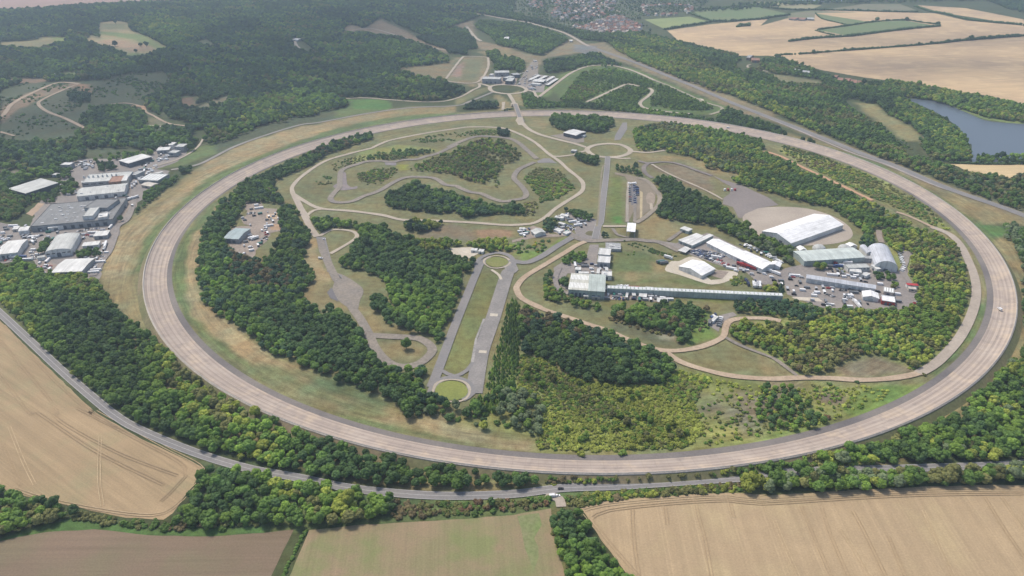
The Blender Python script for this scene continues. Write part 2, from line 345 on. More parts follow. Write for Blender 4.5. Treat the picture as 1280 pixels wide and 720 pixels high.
# yard of the pond side / top right
zone("A3 470,500 560,500 620,560 730,610 800,680 700,690 620,620 520,560", (.22,.2,.1), 8)
zone("A3 0,350 280,390 330,420 120,410", (.17,.16,.09), 8)
zone("B3 760,0 850,0 870,90 820,110", (.16,.16,.09), 8)
zone("A3 1060,545 1280,590 1280,605 1100,580", (.16,.2,.07), 4)
zone("A3 860,490 1000,515 1060,545 1100,580 1000,545 870,500", (.16,.2,.07), 3)
zone("B3 1130,230 1250,230 1280,300 1280,340 1150,280", (.14,.14,.07), 6)
# north : open strips and clearings in the wood
zone("G6 0,430 180,480 350,510 520,390 620,350 730,400 900,380 1000,440 1224,530 G7 300,190 600,310 700,310 850,410 1224,570 1224,640 900,510 600,380 300,290 0,150 G6 1224,590 900,470 640,480 500,500 350,530 300,660 180,700 200,560 100,500 0,470", (.2,.165,.105), 6)
def buf(s, w, c, fe):
    a = np.array(smooth_line(P(s), False, 40)); tg = np.gradient(a, axis=0); tg /= np.linalg.norm(tg, axis=1)[:,None]; nm = np.stack([-tg[:,1], tg[:,0]], 1); ZN.append(([tuple(q) for q in a+nm*w]+[tuple(q) for q in (a-nm*w)[::-1]], c, fe))
STRT = "G6 730,400 800,430 1000,500 1224,580 G7 300,243 600,365 900,495 1224,622 F2 300,205 600,322 900,442 1224,562 F1 500,387 1000,562 1224,645 I 1360,300"
buf(STRT, 15, (.19,.16,.10), 5); buf("G6 730,400 800,430 1000,500 1224,580 G7 300,243 600,365 900,495 1224,622", 27, (.2,.165,.105), 7)
for q in ("E3 750,440 800,400 G6 520,715 600,660 700,615 800,593 950,590 1100,620 1224,665 G7 200,292 480,410 700,505 812,555 700,602", "E3 1180,490 1224,470 G4 120,45 200,10 F3 0,47 60,42 135,58", "F3 225,75 255,100 220,145 160,190 145,218 180,250 300,275 450,295 600,307"): buf(q, 16, (.12,.165,.055), 7)
zone("G6 640,400 820,410 860,460 780,490 620,460", (.17,.17,.175), 5)
zone("A1 470,125 500,120 560,140 640,95 720,130 800,170 860,210 970,240 970,260 800,200 600,160 480,165", (.24,.18,.12), 10)
zone("A1 900,180 1000,120 1090,100 1100,170 1120,200 1280,230 1280,265 1120,240 1050,130 960,185", (.22,.17,.11), 10)
zone("A1 740,330 970,305 1000,280 1160,270 1180,300 1150,400 1100,420 960,390 830,370", (.19,.155,.09), 8)
zone("A1 1000,290 1150,285 1100,395 980,390", (.15,.15,.085), 6)
zone("A1 1010,320 1050,300 1030,380 985,370", (.26,.18,.15), 5)
zone("A1 1110,250 1280,240 1280,280 1170,270", DRY, 6)
zone("E3 0,440 300,340 330,370 160,440 0,520", GRS, 4)
zone("E3 590,410 640,420 610,540 570,440", DRY, 4)
zone("E3 620,530 1224,530 F3 0,280 600,340 1224,440 1224,400 700,340 0,240 E3 1224,540 620,550", (.075,.11,.05), 4)
zone("E3 740,200 800,120 800,200 740,230", OPEN, 4)
zone("I 690,112 727,88 745,84 770,84 800,93 850,112 898,132 895,141 870,143 840,140 800,137 760,133 735,130 700,122", (.09,.13,.045), 5)
# left hills
zone("A0 480,110 560,100 620,110 640,150 720,180 820,235 700,280 640,285 600,270 540,240 410,205 440,170 480,185", (.3,.25,.14), 12)
zone("A0 480,150 700,170 800,230 760,240 640,190 480,165", (.16,.2,.075), 8)
zone("A0 420,205 560,190 700,215 760,240 640,250 520,215", (.34,.24,.16), 10)
zone("A0 500,115 610,115 620,140 500,140", (.2,.2,.1), 8)
zone("A0 620,255 760,262 700,278 640,283 600,270", (.16,.2,.08), 6)
for q, c in (("A0 0,600 200,590 300,640 0,660", (.05,.075,.035)), ("A0 120,420 260,415 200,470 60,520", (.06,.085,.04)), ("A0 220,560 420,600 380,620 200,600", (.12,.11,.07)), ("A0 450,400 620,400 640,440 470,450", (.05,.075,.04)), ("A0 0,500 50,480 40,530 0,550", (.05,.075,.035)), ("A0 40,610 260,605 280,620 60,630", (.16,.13,.09))): zone(q, c, 10)
zone("A0 0,205 180,195 240,150 330,200 190,245 0,235", (.24,.21,.11), 12)
zone("A0 310,355 500,340 420,365 340,378", (.15,.19,.08), 10)
zone("A0 250,178 330,182 330,202 270,200", (.2,.24,.07), 8)
zone("A0 40,380 260,382 180,405 40,398", (.2,.14,.1), 10)
zone("A0 940,205 1000,190 1080,240 960,225", (.13,.15,.08), 12)
zone("A0 0,480 120,405 380,395 520,390 700,360 830,380 840,440 700,480 760,560 380,600 500,698 0,698", OPEN, 12)
zone("A0 620,360 800,350 820,420 640,420", (.07,.10,.05), 15)
zone("A0 640,270 900,240 1280,330 1280,470 1000,560 760,560 640,440", (.085,.10,.05), 20)
zone("A0 0,540 60,480 200,430 380,400 380,420 200,470 80,540 0,600", (.22,.16,.11), 8)
zone("A0 370,405 430,410 450,450 380,440", RED, 8)
zone("A0 180,500 380,420 420,500 560,500 400,560 300,545", (.075,.085,.05), 10)
zone("A0 960,530 1040,480 1120,460 1100,500 1000,540", (.17,.15,.1), 10)
zone("A0 720,570 800,580 820,610 740,620", (.16,.15,.09), 6)
zone("A0 870,480 940,470 945,510 880,515", (.15,.1,.07), 6)
zone("F6 0,0 200,0 0,60", (.14,.13,.09), 8)
zone("B0 0,170 90,165 130,190 0,215", (.17,.15,.12), 8)
zone("B0 360,60 740,60 740,90 560,120 380,120", OPEN, 8)
zone("B0 640,190 700,180 720,250 640,270", DRY, 4)
# village ground
zone("I 640,-10 900,-10 870,10 800,24 812,40 760,46 700,30 660,20 640,14", (.075,.09,.05), 10)
zone("G6 620,240 760,230 850,170 1000,150 1224,240 1224,300 880,310 640,270", (.24,.2,.15), 6)
# front : verges
zone("D1 0,300 200,335 420,370 620,385 1131,390 1131,460 500,500 250,525 0,530", GRN, 3)
zone("D0 0,560 300,475 700,520 1131,510 1131,540 640,550 0,590", (.08,.14,.04), 2)
zone("C0 0,190 300,520 560,698 D0 600,110 880,250 1131,290 1131,270 860,180 600,65 C0 520,640 250,410 0,150", (.12,.13,.06), 3)
zone("D2 0,345 400,330 1131,275 1131,360 250,400 200,450 0,450", (.10,.13,.05), 3)
zone("D2 200,430 250,420 240,540 300,720 230,720 200,520", (.14,.14,.06), 2)
zone("D3 0,280 1131,240 1131,330 0,375", (.09,.11,.045), 3)
# ------------------------------------------------------------------ ground sheet
def ground():
    ys = [-120.0]
    while ys[-1] < 16000: ys.append(ys[-1]+max(1.6, (ys[-1]+60)*.0048) if ys[-1] > 250 else ys[-1]+12)
    Y = np.array(ys); U = np.linspace(-1, 1, 430); W = np.maximum(.86*(Y+160), 300)
    X = U[None,:]*W[:,None]; YY = np.repeat(Y[:,None], len(U), 1)
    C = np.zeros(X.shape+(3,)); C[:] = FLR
    # field pattern beyond the wood, far off
    for poly, c, fe in ZN:
        q = np.array(poly)
        q = q[np.isfinite(q).all(1)]
        if len(q) < 3: continue
        lo, hi = q.min(0)-fe*2, q.max(0)+fe*2
        rows = np.where((Y > lo[1]) & (Y < hi[1]))[0]
        if not len(rows): continue
        r0, r1 = rows[0], rows[-1]+1
        sx, sy = X[r0:r1], YY[r0:r1]
        m = (sx > lo[0]) & (sx < hi[0])
        if not m.any(): continue
        ax, ay = sx[m], sy[m]
        if fe <= 1: a = np.ones(ax.shape)
        else:
            wob = 2.5*np.sin(ax*.11+ay*.07)+2*np.sin(ax*.047-ay*.13)
            ins = inpoly(ax, ay, [tuple(z) for z in q]); d = segdist(ax, ay, [tuple(z) for z in q], True)
            a = np.clip(.5+(np.where(ins, d, -d)+wob*min(1, fe/6))/(2*fe), 0, 1); a = a*a*(3-2*a)
        sub = C[r0:r1]; sub[m] = sub[m]*(1-a[:,None])+np.array(c)*a[:,None]
    nr, nc = X.shape; Z = np.zeros(X.size)
    v = np.stack([X.ravel(), YY.ravel(), Z], 1)
    i = np.arange(nr*nc).reshape(nr, nc); f = np.stack([i[:-1,:-1], i[:-1,1:], i[1:,1:], i[1:,:-1]], -1).reshape(-1, 4)
    me = bpy.data.meshes.new('ground'); me.vertices.add(len(v)); me.vertices.foreach_set('co', v.ravel())
    me.loops.add(f.size); me.loops.foreach_set('vertex_index', f.ravel()); me.polygons.add(len(f))
    me.polygons.foreach_set('loop_start', np.arange(0, f.size, 4)); me.polygons.foreach_set('loop_total', np.full(len(f), 4)); me.update()
    at = me.attributes.new('cover', 'FLOAT_COLOR', 'POINT'); at.data.foreach_set('color', np.concatenate([C.reshape(-1, 3), np.ones((nr*nc, 1))], 1).ravel())
    m, t, b = nt('ground_cover'); a = t.nodes.new('ShaderNodeAttribute'); a.attribute_name = 'cover'; p = geo(t)
    f1 = rng(t, noise(t, .012, 6, p), .82, 1.18, .3, .7); f2 = rng(t, noise(t, .12, 6, p, .75), .62, 1.36, .3, .7); f3 = rng(t, noise(t, .9, 3, p), .78, 1.22)
    sub = t.nodes.new('ShaderNodeVectorMath'); sub.operation = 'SUBTRACT'; t.links.new(p, sub.inputs[0]); sub.inputs[1].default_value = (CX, CY, 0)
    ln_ = t.nodes.new('ShaderNodeVectorMath'); ln_.operation = 'LENGTH'; t.links.new(sub.outputs[0], ln_.inputs[0]); sp_ = t.nodes.new('ShaderNodeSeparateXYZ'); t.links.new(sub.outputs[0], sp_.inputs[0])
    cb = t.nodes.new('ShaderNodeCombineXYZ'); t.links.new(mathn(t, 'MULTIPLY', ln_.outputs['Value'], .22), cb.inputs[0]); t.links.new(mathn(t, 'MULTIPLY', mathn(t, 'ARCTAN2', sp_.outputs[1], sp_.outputs[0]), 9.0), cb.inputs[1])
    band = rng(t, noise(t, 1, 5, cb.outputs[0], .7), .62, 1.4, .3, .7); msk = rng(t, mathn(t, 'ABSOLUTE', mathn(t, 'SUBTRACT', ln_.outputs['Value'], 510), None), 1, 0, 60, 110)
    bf = mathn(t, 'ADD', mathn(t, 'MULTIPLY', mathn(t, 'SUBTRACT', band, 1), msk), 1)
    c = mulcol(t, a.outputs['Color'], mathn(t, 'MULTIPLY', mathn(t, 'MULTIPLY', mathn(t, 'MULTIPLY', f1, f2), f3), bf))
    h = t.nodes.new('ShaderNodeVectorMath'); h.operation = 'MULTIPLY'; t.links.new(c, h.inputs[0])
    t.links.new(mixc(t, (1.12,1.0,.85), (.9,1.03,1.0), rng(t, noise(t, .03, 4, p), 0, 1, .35, .65)), h.inputs[1])
    t.links.new(h.outputs[0], b.inputs['Base Color']); me.materials.append(m)
    o = link('ground', me); o['kind'] = 'structure'
ground()
# ------------------------------------------------------------------ sheets : fields, pads, water
LV = [0.05]
def sheet(name, s, mat, z=None, kind='structure', rough=0, world=False):
    p = s if world else P(s)
    if z is None: LV[0] += .006; z = LV[0]
    if rough:
        q = []
        for i in range(len(p)):
            a, b = np.array(p[i]), np.array(p[(i+1) % len(p)]); n = max(1, int(np.linalg.norm(b-a)/8)); d = np.array([-(b-a)[1], (b-a)[0]])/(np.linalg.norm(b-a)+1e-9)
            for j in range(n): q.append(tuple(a+(b-a)*j/n+d*random.uniform(-rough, rough)))
        p = q
    tri = tessellate_polygon([[Vector((a, b, 0)) for a, b in p]])
    f = []
    for a, b, c in tri:
        A, B, D = p[a], p[b], p[c]
        f.append((a, b, c) if (B[0]-A[0])*(D[1]-A[1])-(B[1]-A[1])*(D[0]-A[0]) > 0 else (a, c, b))
    o = link(name, mesh(name, [(a, b, z) for a, b in p], f, mat)); o['kind'] = kind; return o
def sm(s, closed=True, step=6): return smooth_line(P(s), closed, step)
FA = "C0 0,235 250,480 480,698 D0 380,0 600,130 870,255 850,295 800,370 740,450 700,480 540,470 300,420 160,390 0,345 -200,320 -200,0 I -60,330"
FB = "D0 0,570 200,530 400,520 640,545 860,552 1131,537 D1 195,520 100,720 I 335,760 -80,760 -80,690"
FC = "D1 262,522 500,500 700,490 1131,460 D2 200,430 205,520 265,720 I 715,760 345,760"
FD = "D2 322,432 430,400 700,378 960,362 1131,372 D3 0,378 400,352 700,338 1000,328 1131,332 I 1350,606 1350,780 800,780 D2 530,720 420,570 345,450"
sheet('stubble_field', FA, fieldmat('stubble_left', (.35,.255,.15), (.29,.215,.125), math.radians(-34), 6, .2, (.26,.235,.13), .6, .25), rough=.4)
sheet('bare_field', FB, fieldmat('bare_soil', (.20,.145,.10), (.17,.13,.085), math.radians(0), 5, .16, (.17,.17,.09), .3, .12), rough=.4)
sheet('sown_field', FC, fieldmat('sown', (.27,.20,.125), (.215,.19,.10), math.radians(-86), 3, .13, (.17,.2,.075), .75, .2, .03), rough=.4)
sheet('green_flush', "D2 60,470 150,450 160,500 120,560 150,640 130,700 90,600 80,520", surf('flush', (.16,.21,.075), (.2,.2,.1), .05, .4, .25), rough=2.5)
sheet('stubble_field', FD, fieldmat('stubble_right', (.39,.29,.175), (.315,.235,.145), math.radians(-92.5), 6, .12, (.45,.35,.2), .6, .3, .02), rough=.4)
farm = fieldmat('stubble_far', (.52,.375,.215), (.40,.29,.185), math.radians(12), 8, .3, (.60,.45,.26), .6, .3, .004)  # broad noise to the duller tone paints cloud shading into the stubble colour
sheet('stubble_field', "A2 790,148 1000,118 1280,92 A3 0,125 110,95 280,50 600,58 850,65 1000,100 1280,125 I 1420,50 1420,170 A3 1280,515 1100,470 900,440 700,400 500,375 300,340 100,285 60,272 A2 1280,270 1130,270 1000,240 860,210", farm, rough=1.5)
gf = surf('pasture', (.13,.19,.075), (.16,.19,.09), .01, .2, .12)
gf2 = surf('pasture_pale', (.24,.28,.11), (.2,.25,.1), .01, .2, .12)
sheet('pasture_field', "A3 280,146 430,126 560,106 700,99 850,124 600,156 440,176", gf, rough=1)
sheet('pasture_field', "A3 270,65 480,98 530,108 430,122 400,118 290,85", gf, rough=1)
sheet('pasture_field', "A2 930,52 1200,34 A3 0,36 130,66 0,92 A2 1000,108 925,66", gf, rough=1)
sheet('pasture_field', "A2 680,95 900,80 990,104 780,142", gf2, rough=1)
sheet('pasture_field', "A3 330,45 500,20 680,20 760,50 600,55", surf('pasture_grey', (.16,.17,.1), (.2,.18,.12), .01, .2, .1), rough=1)
sheet('pasture_field', "A3 130,66 250,50 480,60 270,64 260,98 140,96", surf('farm_green', (.16,.18,.09), (.2,.18,.12), .01, .2, .1), rough=1)
sheet('stubble_field', "A3 760,25 1000,40 1280,95 1280,124 1100,95 870,60", farm, rough=1)
sheet('stubble_field', "A3 0,8 300,25 250,46 0,30 A2 1200,20", surf('pale_far', (.3,.27,.16), (.25,.25,.13), .01, .2, .1), rough=1)
sheet('bare_field', "I -160,2 0,10.5 26,11.6 77,6.4 129,4 219,0 260,-10 -160,-12", surf('pink_soil', (.36,.24,.2), (.3,.21,.17), .005, .1, .1), rough=1)
sheet('stubble_field', "F1 560,182 900,190 1224,188 1400,190 1400,330 1224,270 1120,300 1060,318 980,290 880,272 700,240 640,205", fieldmat('stubble_lake', (.56,.43,.24), (.48,.37,.21), math.radians(5), 8, .15, None), rough=1)
wm, wt, wb = nt('lake_water'); wb.inputs['Base Color'].default_value = (.09,.11,.135,1); wb.inputs['Roughness'].default_value = .3; wb.inputs['Specular IOR Level'].default_value = .6
bn = wt.nodes.new('ShaderNodeBump'); bn.inputs['Strength'].default_value = .25; bn.inputs['Distance'].default_value = .3
wt.links.new(noise(wt, .25, 3, geo(wt)), bn.inputs['Height']); wt.links.new(bn.outputs[0], wb.inputs['Normal'])
sheet('lake_water', sm("A3 690,480 860,492 1000,545 1100,585 1280,602 I 1340,160 1420,190 1420,212 F1 1224,185 1060,180 880,150 765,175 750,0 A3 1000,698 960,620 880,560 800,520"), wm, world=True)
sheet('pond_water', "I 985,-3 1063,-5 1053,3 1020,2 991,0", wm)
conc = surf('pad_concrete', (.40,.345,.285), (.34,.29,.24), .03, .5, .15)
concp = surf('pale_concrete', (.52,.47,.39), (.44,.39,.31), .04, .5, .15)
tarm = surf('yard_tarmac', (.215,.195,.185), (.27,.24,.215), .03, .35, .2)
grav = surf('yard_gravel', (.31,.255,.21), (.24,.2,.17), .05, .35, .25)
darkt = surf('dark_tarmac', (.13,.125,.135), (.17,.16,.16), .03, .5, .15)
roadg = surf('road_asphalt', (.19,.185,.185), (.23,.215,.205), .02, .5, .12)
lane = surf('lane_concrete', (.43,.375,.30), (.36,.31,.245), .03, .5, .15)
trail = surf('dirt_trail', (.44,.35,.255), (.36,.27,.19), .03, .4, .2)
redt = surf('red_trail', (.50,.31,.19), (.42,.26,.16), .03, .4, .2)
hgrey = surf('worn_asphalt', (.2,.18,.16), (.26,.225,.185), .03, .35, .25)
sheet('yard', "B0 150,445 170,370 200,310 290,290 300,130 350,110 560,110 740,90 760,40 840,20 910,60 900,95 850,130 760,160 820,170 800,200 720,250 700,300 650,340 640,380 575,440 580,470 510,600 490,670 480,698 400,698 C0 400,30 200,20 B0 190,640 150,600 0,620 -200,640 -200,440 0,420", tarm, rough=1.5)
sheet('yard', "E1 1000,100 1050,190 1160,0 1224,0 E2 520,560 420,520 280,560 300,640 330,720", grav, rough=1.5)
sheet('yard', "E1 330,520 440,480 760,600 880,450 940,430 860,560 780,640 380,620", surf('pink_yard', (.3,.235,.2), (.24,.2,.175), .05), rough=1.5)
sheet('yard', "E0 230,700 350,600 400,610 330,690 300,720", surf('sand_yard', (.42,.31,.22), None, .05), rough=1.5)
sheet('yard', "G8 400,95 540,90 580,140 700,150 740,250 740,345 640,370 600,440 520,500 480,590 420,590 330,540 280,520 230,450 200,420 320,310 440,310 380,290 360,240 420,210 420,170", grav, rough=2)
sheet('sand_patch', "G8 600,200 690,190 700,240 600,250", surf('sand', (.5,.38,.27), None, .08), rough=1.5)
sheet('sand_patch', "G8 630,290 720,290 730,340 640,345", surf('sand2', (.42,.29,.19), None, .08), rough=1.5)
sheet('big_pad', sm("I 928,272 934,265 948,260.5 975,258.5 1010,261 1040,270 1060,282 1066,293 1060,300 1040,305 1005,307 975,303 950,295 935,287"), conc, world=True)
sheet('skid_pad', "B2 1010,190 1060,212 1150,238 1280,298 B3 90,335 0,350 B2 1230,352 1170,378 1150,400 1135,395 1110,345 1060,330 1065,300 1095,280 1100,245 1060,225", surf('skid', (.2,.175,.165), (.235,.205,.19), .02, .3, .12))
sheet('yard', "B2 640,498 750,508 830,520 900,500 985,470 1280,600 B3 0,640 100,650 210,620 400,620 500,600 560,600 700,670 740,560 700,560 690,520 720,690 C3 730,60 770,100 740,170 640,185 480,180 300,175 240,150 130,110 120,60 0,60 C2 1170,0 B2 1100,650 940,590 850,560 740,520 640,505", tarm, rough=1)
sheet('test_pad', sm("E5 350,480 440,440 520,450 640,525 700,560 800,565 880,585 860,620 760,672 650,690 560,672 350,602 240,572 228,540 280,480"), concp, world=True)
sheet('lawn', "E5 575,605 640,540 700,565 790,575 800,560 740,640 640,650", surf('lawn', (.13,.14,.065), None, .05))
sheet('yard', "E5 620,590 700,560 800,575 740,640 640,610", grav)
sheet('car_park', "B2 300,375 335,365 420,395 455,410 460,440 480,500 400,510 350,480 340,455 350,430 270,400", tarm)
sheet('turning_island', sm("E4 660,228 680,212 710,208 750,215 765,230 740,248 700,250 670,242"), surf('island', (.14,.13,.07), None, .05), world=True)
sheet('yard', "E4 60,180 140,180 190,160 290,190 340,235 520,245 420,260 200,270 0,310 0,290 120,260", grav)
sheet('yard', "E4 365,170 560,195 470,250 375,220", surf('pale_yard', (.5,.42,.36), (.42,.35,.3), .08))
sheet('yard', "E4 560,500 660,480 700,330 780,330 780,360 760,500 900,560 860,600 500,590 430,700 C2 320,100 420,120 500,130 500,70 560,80 800,95 800,150 560,130 440,125 B2 250,690 240,640 300,600 330,620", tarm)
sheet('yard', "E7 480,200 630,215 630,325 440,320", surf('pinkish', (.42,.33,.28), (.34,.27,.23), .06))
sheet('yard', "E6 300,435 500,440 540,470 340,460", concp)
sheet('yard', "C2 990,230 1050,210 1110,195 1130,210 1090,225 1050,260 1040,290 990,260", tarm)
sheet('yard', "E4 840,300 980,320 980,380 840,360", hgrey)
sheet('apron', "G5 350,110 460,130 600,165 690,230 720,300 700,420 640,470 540,540 540,420 470,560 440,560 450,300 465,190 440,150 350,130", surf('test_ground', (.2,.17,.125), (.24,.2,.15), .05))
sheet('vehicle_park', "G5 470,230 545,225 555,400 500,410 480,350", darkt)
sheet('pale_lane', "G5 575,280 600,290 595,530 575,530", surf('yellow_lane', (.46,.38,.24), None, .08))
sheet('oval_pad', sm("G5 670,290 700,310 715,350 700,390 675,400 645,390 630,350 640,310"), surf('oval_tan', (.34,.28,.22), None, .06), world=True)
sheet('track_pad', sm("C1 405,5 450,10 520,50 560,90 542,140 530,185 490,175 440,140 410,90 420,40", step=5), hgrey, world=True)
sheet('dark_patch', "C1 383,100 405,75 440,145 400,128", darkt)
sheet('track_pad', "B1 330,490 375,490 395,570 415,640 455,695 C1 455,15 405,10 400,0 B1 385,660 370,600 345,560", roadg)
sheet('handling_pad', sm("G2 178,258 230,258 240,330 250,370 290,390 330,380 332,402 200,418 140,400 118,380 170,340", step=4), surf('handling', (.19,.17,.175), (.25,.21,.2), .06), world=True)
sheet('handling_pad', "G2 580,160 680,158 690,195 590,190", surf('chevron', (.26,.235,.24), None, .06))
sheet('junction_pad', "G3 800,155 860,130 920,130 980,175 900,170 810,172", roadg)
sheet('asphalt_pad', "G4 345,400 350,360 420,240 460,240 460,300 400,395", roadg)
sheet('forecourt', "F4 920,430 1040,410 1150,430 1224,430 1224,490 1150,495", hgrey)
sheet('yard', "E3 540,330 680,230 890,260 910,285 800,335 790,400 700,400 640,385 600,350", tarm)
sheet('yard', "E3 210,270 240,250 400,250 470,240 560,250 540,330 500,330 400,330 240,320", grav)
sheet('yard', "E3 560,300 700,100 740,120 740,240 640,330", hgrey)
sheet('old_base', "B1 980,545 1080,540 1140,560 1060,600 1000,585", concp)
sheet('rocky_patch', "G7 590,455 640,460 650,480 610,485", concp)
# ------------------------------------------------------------------ roads
def tramline(s, mat, gap=2.0):
    c = np.array(smooth_line(P(s), False, 8)); tg = np.gradient(c, axis=0); tg /= np.linalg.norm(tg, axis=1)[:,None]+1e-9; nm = np.stack([-tg[:,1], tg[:,0]], 1); LV[0] += .005
    for off in (-gap/2, gap/2):
        a, b = c+nm*(off+.28), c+nm*(off-.28); strip('field_tracks', [[(x, y, LV[0]) for x, y in a], [(x, y, LV[0]) for x, y in b]], mat, closed=False)
tl = surf('wheel_marks', (.45,.345,.215), (.37,.28,.17), .08, .5, .2); td = surf('wheel_marks_dark', (.30,.22,.135), (.345,.255,.155), .08, .5, .2)
for q, m in (("D2 345,440 430,418 700,392 960,380 D3 0,395 400,370 700,356 1131,350", tl), ("D2 380,470 450,440 700,412 960,398 D3 0,412 400,388 700,374 1131,368", td), ("D2 345,455 450,590 560,725", tl), ("D2 375,480 470,600 580,725", td),
             ("D2 550,430 552,500 560,600 580,725", td), ("D2 690,420 700,500", td), ("D2 820,400 835,470 860,560 890,725", td), ("D2 965,390 985,470", td), ("D3 60,480 100,580 165,725", tl), ("D3 175,420 230,550 305,725", td), ("D3 265,430 300,540 380,725", td), ("D3 340,520 400,600 470,725", tl), ("D3 395,440 440,520 540,725", td), ("D3 550,550 620,720", td), ("D3 700,440 830,725", tl), ("D3 1040,385 1131,520", tl), ("D3 960,380 1060,540 1131,640", td),
             ("D0 420,10 700,165 870,262 820,350 740,430 650,460 450,440 200,390 60,345", tl), ("D0 330,0 560,120 790,250 760,330 690,400", td), ("C0 20,260 250,510 450,690 D0 380,15 600,140", td), ("C0 0,330 260,640 D0 250,50 500,190 760,290", td), ("C0 0,500 150,690 D0 160,20 400,180 700,330", td), ("D0 0,120 60,260 90,330", td), ("D0 40,80 100,230 150,330", tl), ("D0 430,120 425,300 440,420", tl)):
    tramline(q, m)
ROADS = []
def road(name, s, w, mat, closed=False, lines=None, label=None, step=5):
    pp = [np.array(q) for q in P(s)]; k = 1
    while k < len(pp)-1:
        u, v = pp[k]-pp[k-1], pp[k+1]-pp[k]
        if u.dot(v) < -.25*np.linalg.norm(u)*np.linalg.norm(v) or np.linalg.norm(u) < 2.5: pp.pop(k); k = max(1, k-1)
        else: k += 1
    c = smooth_line(pp, closed, step); n = len(c); a = np.array(c)
    if closed: tg = np.roll(a, -1, 0)-np.roll(a, 1, 0)
    else: tg = np.gradient(a, axis=0)
    tg /= np.linalg.norm(tg, axis=1)[:,None]+1e-9; nm = np.stack([-tg[:,1], tg[:,0]], 1)
    LV[0] += .006; z = LV[0]
    wl = np.full(n, w/2) + .25*np.sin(np.arange(n)*.7)*(w < 7)
    def lp(o, zz): q = a+nm*o[:,None]; return [(x, y, zz+.0001*j) for j, (x, y) in enumerate(q)]
    ROADS.append((a, w, name))
    o = strip(name, [lp(wl, z), lp(-wl, z)], mat, closed=closed)
    if lines:
        LV[0] += .004
        for off in lines: strip('road_marking', [lp(np.full(n, off+.14), z+.004), lp(np.full(n, off-.14), z+.004)], WHITE, closed=closed)
    return o
WHITE = plain('road_paint', (.42,.42,.4))
road('public_road', "I -40,355 C0 0,200 150,340 300,480 450,610 560,698 D0 600,95 830,190 1060,260 D1 0,262 200,297 420,342 620,365 850,378 1131,370 D2 250,345 500,335 800,315 1050,298 D3 200,272 700,258 1131,240 I 1340,570", 8, roadg, lines=(-3.6, 0, 3.6))
road('layby', "D2 180,372 225,385 240,400 245,425", 7, conc)
road('straight_track', "G6 730,400 800,430 1000,500 1224,580 G7 300,243 600,365 900,495 1224,622 F2 300,205 600,322 900,442 1224,562 F1 500,387 1000,562 1224,645 I 1360,300", 13, roadg, lines=(-6, 6))
road('straight_verge_track', "F2 0,100 250,200 560,330 850,450 1150,562 F1 0,195 400,365 800,500 1110,612", 4.5, surf('pale_verge', (.4,.35,.32), None, .05))
road('straight_north', "I 560,13 600,18 G6 0,170 200,200 350,240 550,300 720,395 760,415", 11, conc)
road('service_road', "B0 830,165 1000,115 F6 0,540 300,390 600,280 900,190 1224,150 F5 0,310 400,235 800,180 1224,160 F4 200,120 400,40", 7, surf('service', (.27,.25,.225), (.22,.21,.19), .03))
road('service_lane', "F6 0,380 300,280 620,185 900,105 F5 0,200 300,120", 3, surf('trackgrass', (.17,.16,.09), None, .05))
road('wood_edge_lane', "F5 180,100 400,90 600,105 900,125 1100,122 1224,95 F4 150,62 300,10 E3 150,380 210,350 205,320", 6, lane)
road('roundabout', "E3 310,350 340,338 400,332 500,335 590,350 635,378 590,402 480,414 400,408 330,392 305,370", 9, lane, closed=True, step=4)
road('north_link', "E3 200,320 250,330 310,350", 8, lane)
road('north_yard_link', "E3 635,378 700,395 720,430 750,455", 6, lane)
road('link_road', "F4 545,55 575,100 600,150 640,258 700,350 800,410 950,455 1150,505 1224,530 G4 90,462", 8, lane)
road('central_roundabout', "G4 100,480 150,450 230,435 310,432 400,440 460,465 490,492 470,520 400,545 300,552 200,545 130,520", 9, lane, closed=True, step=4)
road('link_road', "G4 490,498 560,505 660,510 800,490", 6, lane)
road('link_road', "G4 300,555 340,558 420,565 490,562", 6, lane)
road('avenue', "G4 285,545 280,600 G5 283,20 270,150 245,350 220,560 E4 780,150 745,280", 9, roadg, lines=(-4, 4))
road('avenue_lane', "B2 490,140 475,170 455,400 445,440", 2.5, surf('lane_dry', (.26,.23,.16), None, .05))
road('loop_track', "B1 290,400 235,310 215,270 220,240 270,190 370,125 480,90 600,60 700,20 F5 480,535 600,483 750,447 1000,400 1224,368 F4 200,353 400,355 520,370 650,420 780,490 900,590 1000,660 G3 1080,230 1190,320 1218,380 1190,440 1050,530 960,590 880,660 780,712 B2 100,430 0,433 B1 1100,422 900,412 750,408 650,385 500,365 350,352 270,315 225,285", 6.5, lane)
road('loop_link', "F4 920,612 1000,618 1150,600 G4 0,520 70,500 110,485", 6, lane)
road('loop_link', "B1 288,385 320,362 370,355", 5, lane)
road('west_track', "B1 225,290 265,370 300,440 335,490", 8.5, conc)
road('west_track', "B1 350,500 370,570 400,640 430,698 C1 450,60 500,165 545,230 585,300 620,375 680,440 750,462 830,445 885,400 890,365 830,325 720,316 650,312 600,309", 9, hgrey)
road('teardrop_lane', "B1 350,485 400,458 460,456 515,467 528,490 490,520 400,572", 5, lane)
road('brake_straight', "B1 1180,590 1130,620 1105,660 C1 1110,0 1060,120 1000,270 940,430 890,560", 9, roadg)
road('brake_straight', "B1 1250,600 1280,650 C1 1262,0 1240,60 1190,220 1140,360 1120,440 1095,590", 15, surf('worn_straight', (.27,.25,.235), (.2,.19,.18), .04))
road('brake_loop', "C1 885,590 905,545 960,517 1020,517 1075,545 1085,590 1040,620", 6, roadg)
road('brake_loop_kerb', "C1 900,570 920,538 980,524 1040,532 1072,560 1070,600 1040,625 980,632 920,618 897,595", 2.2, lane, closed=True, step=3)
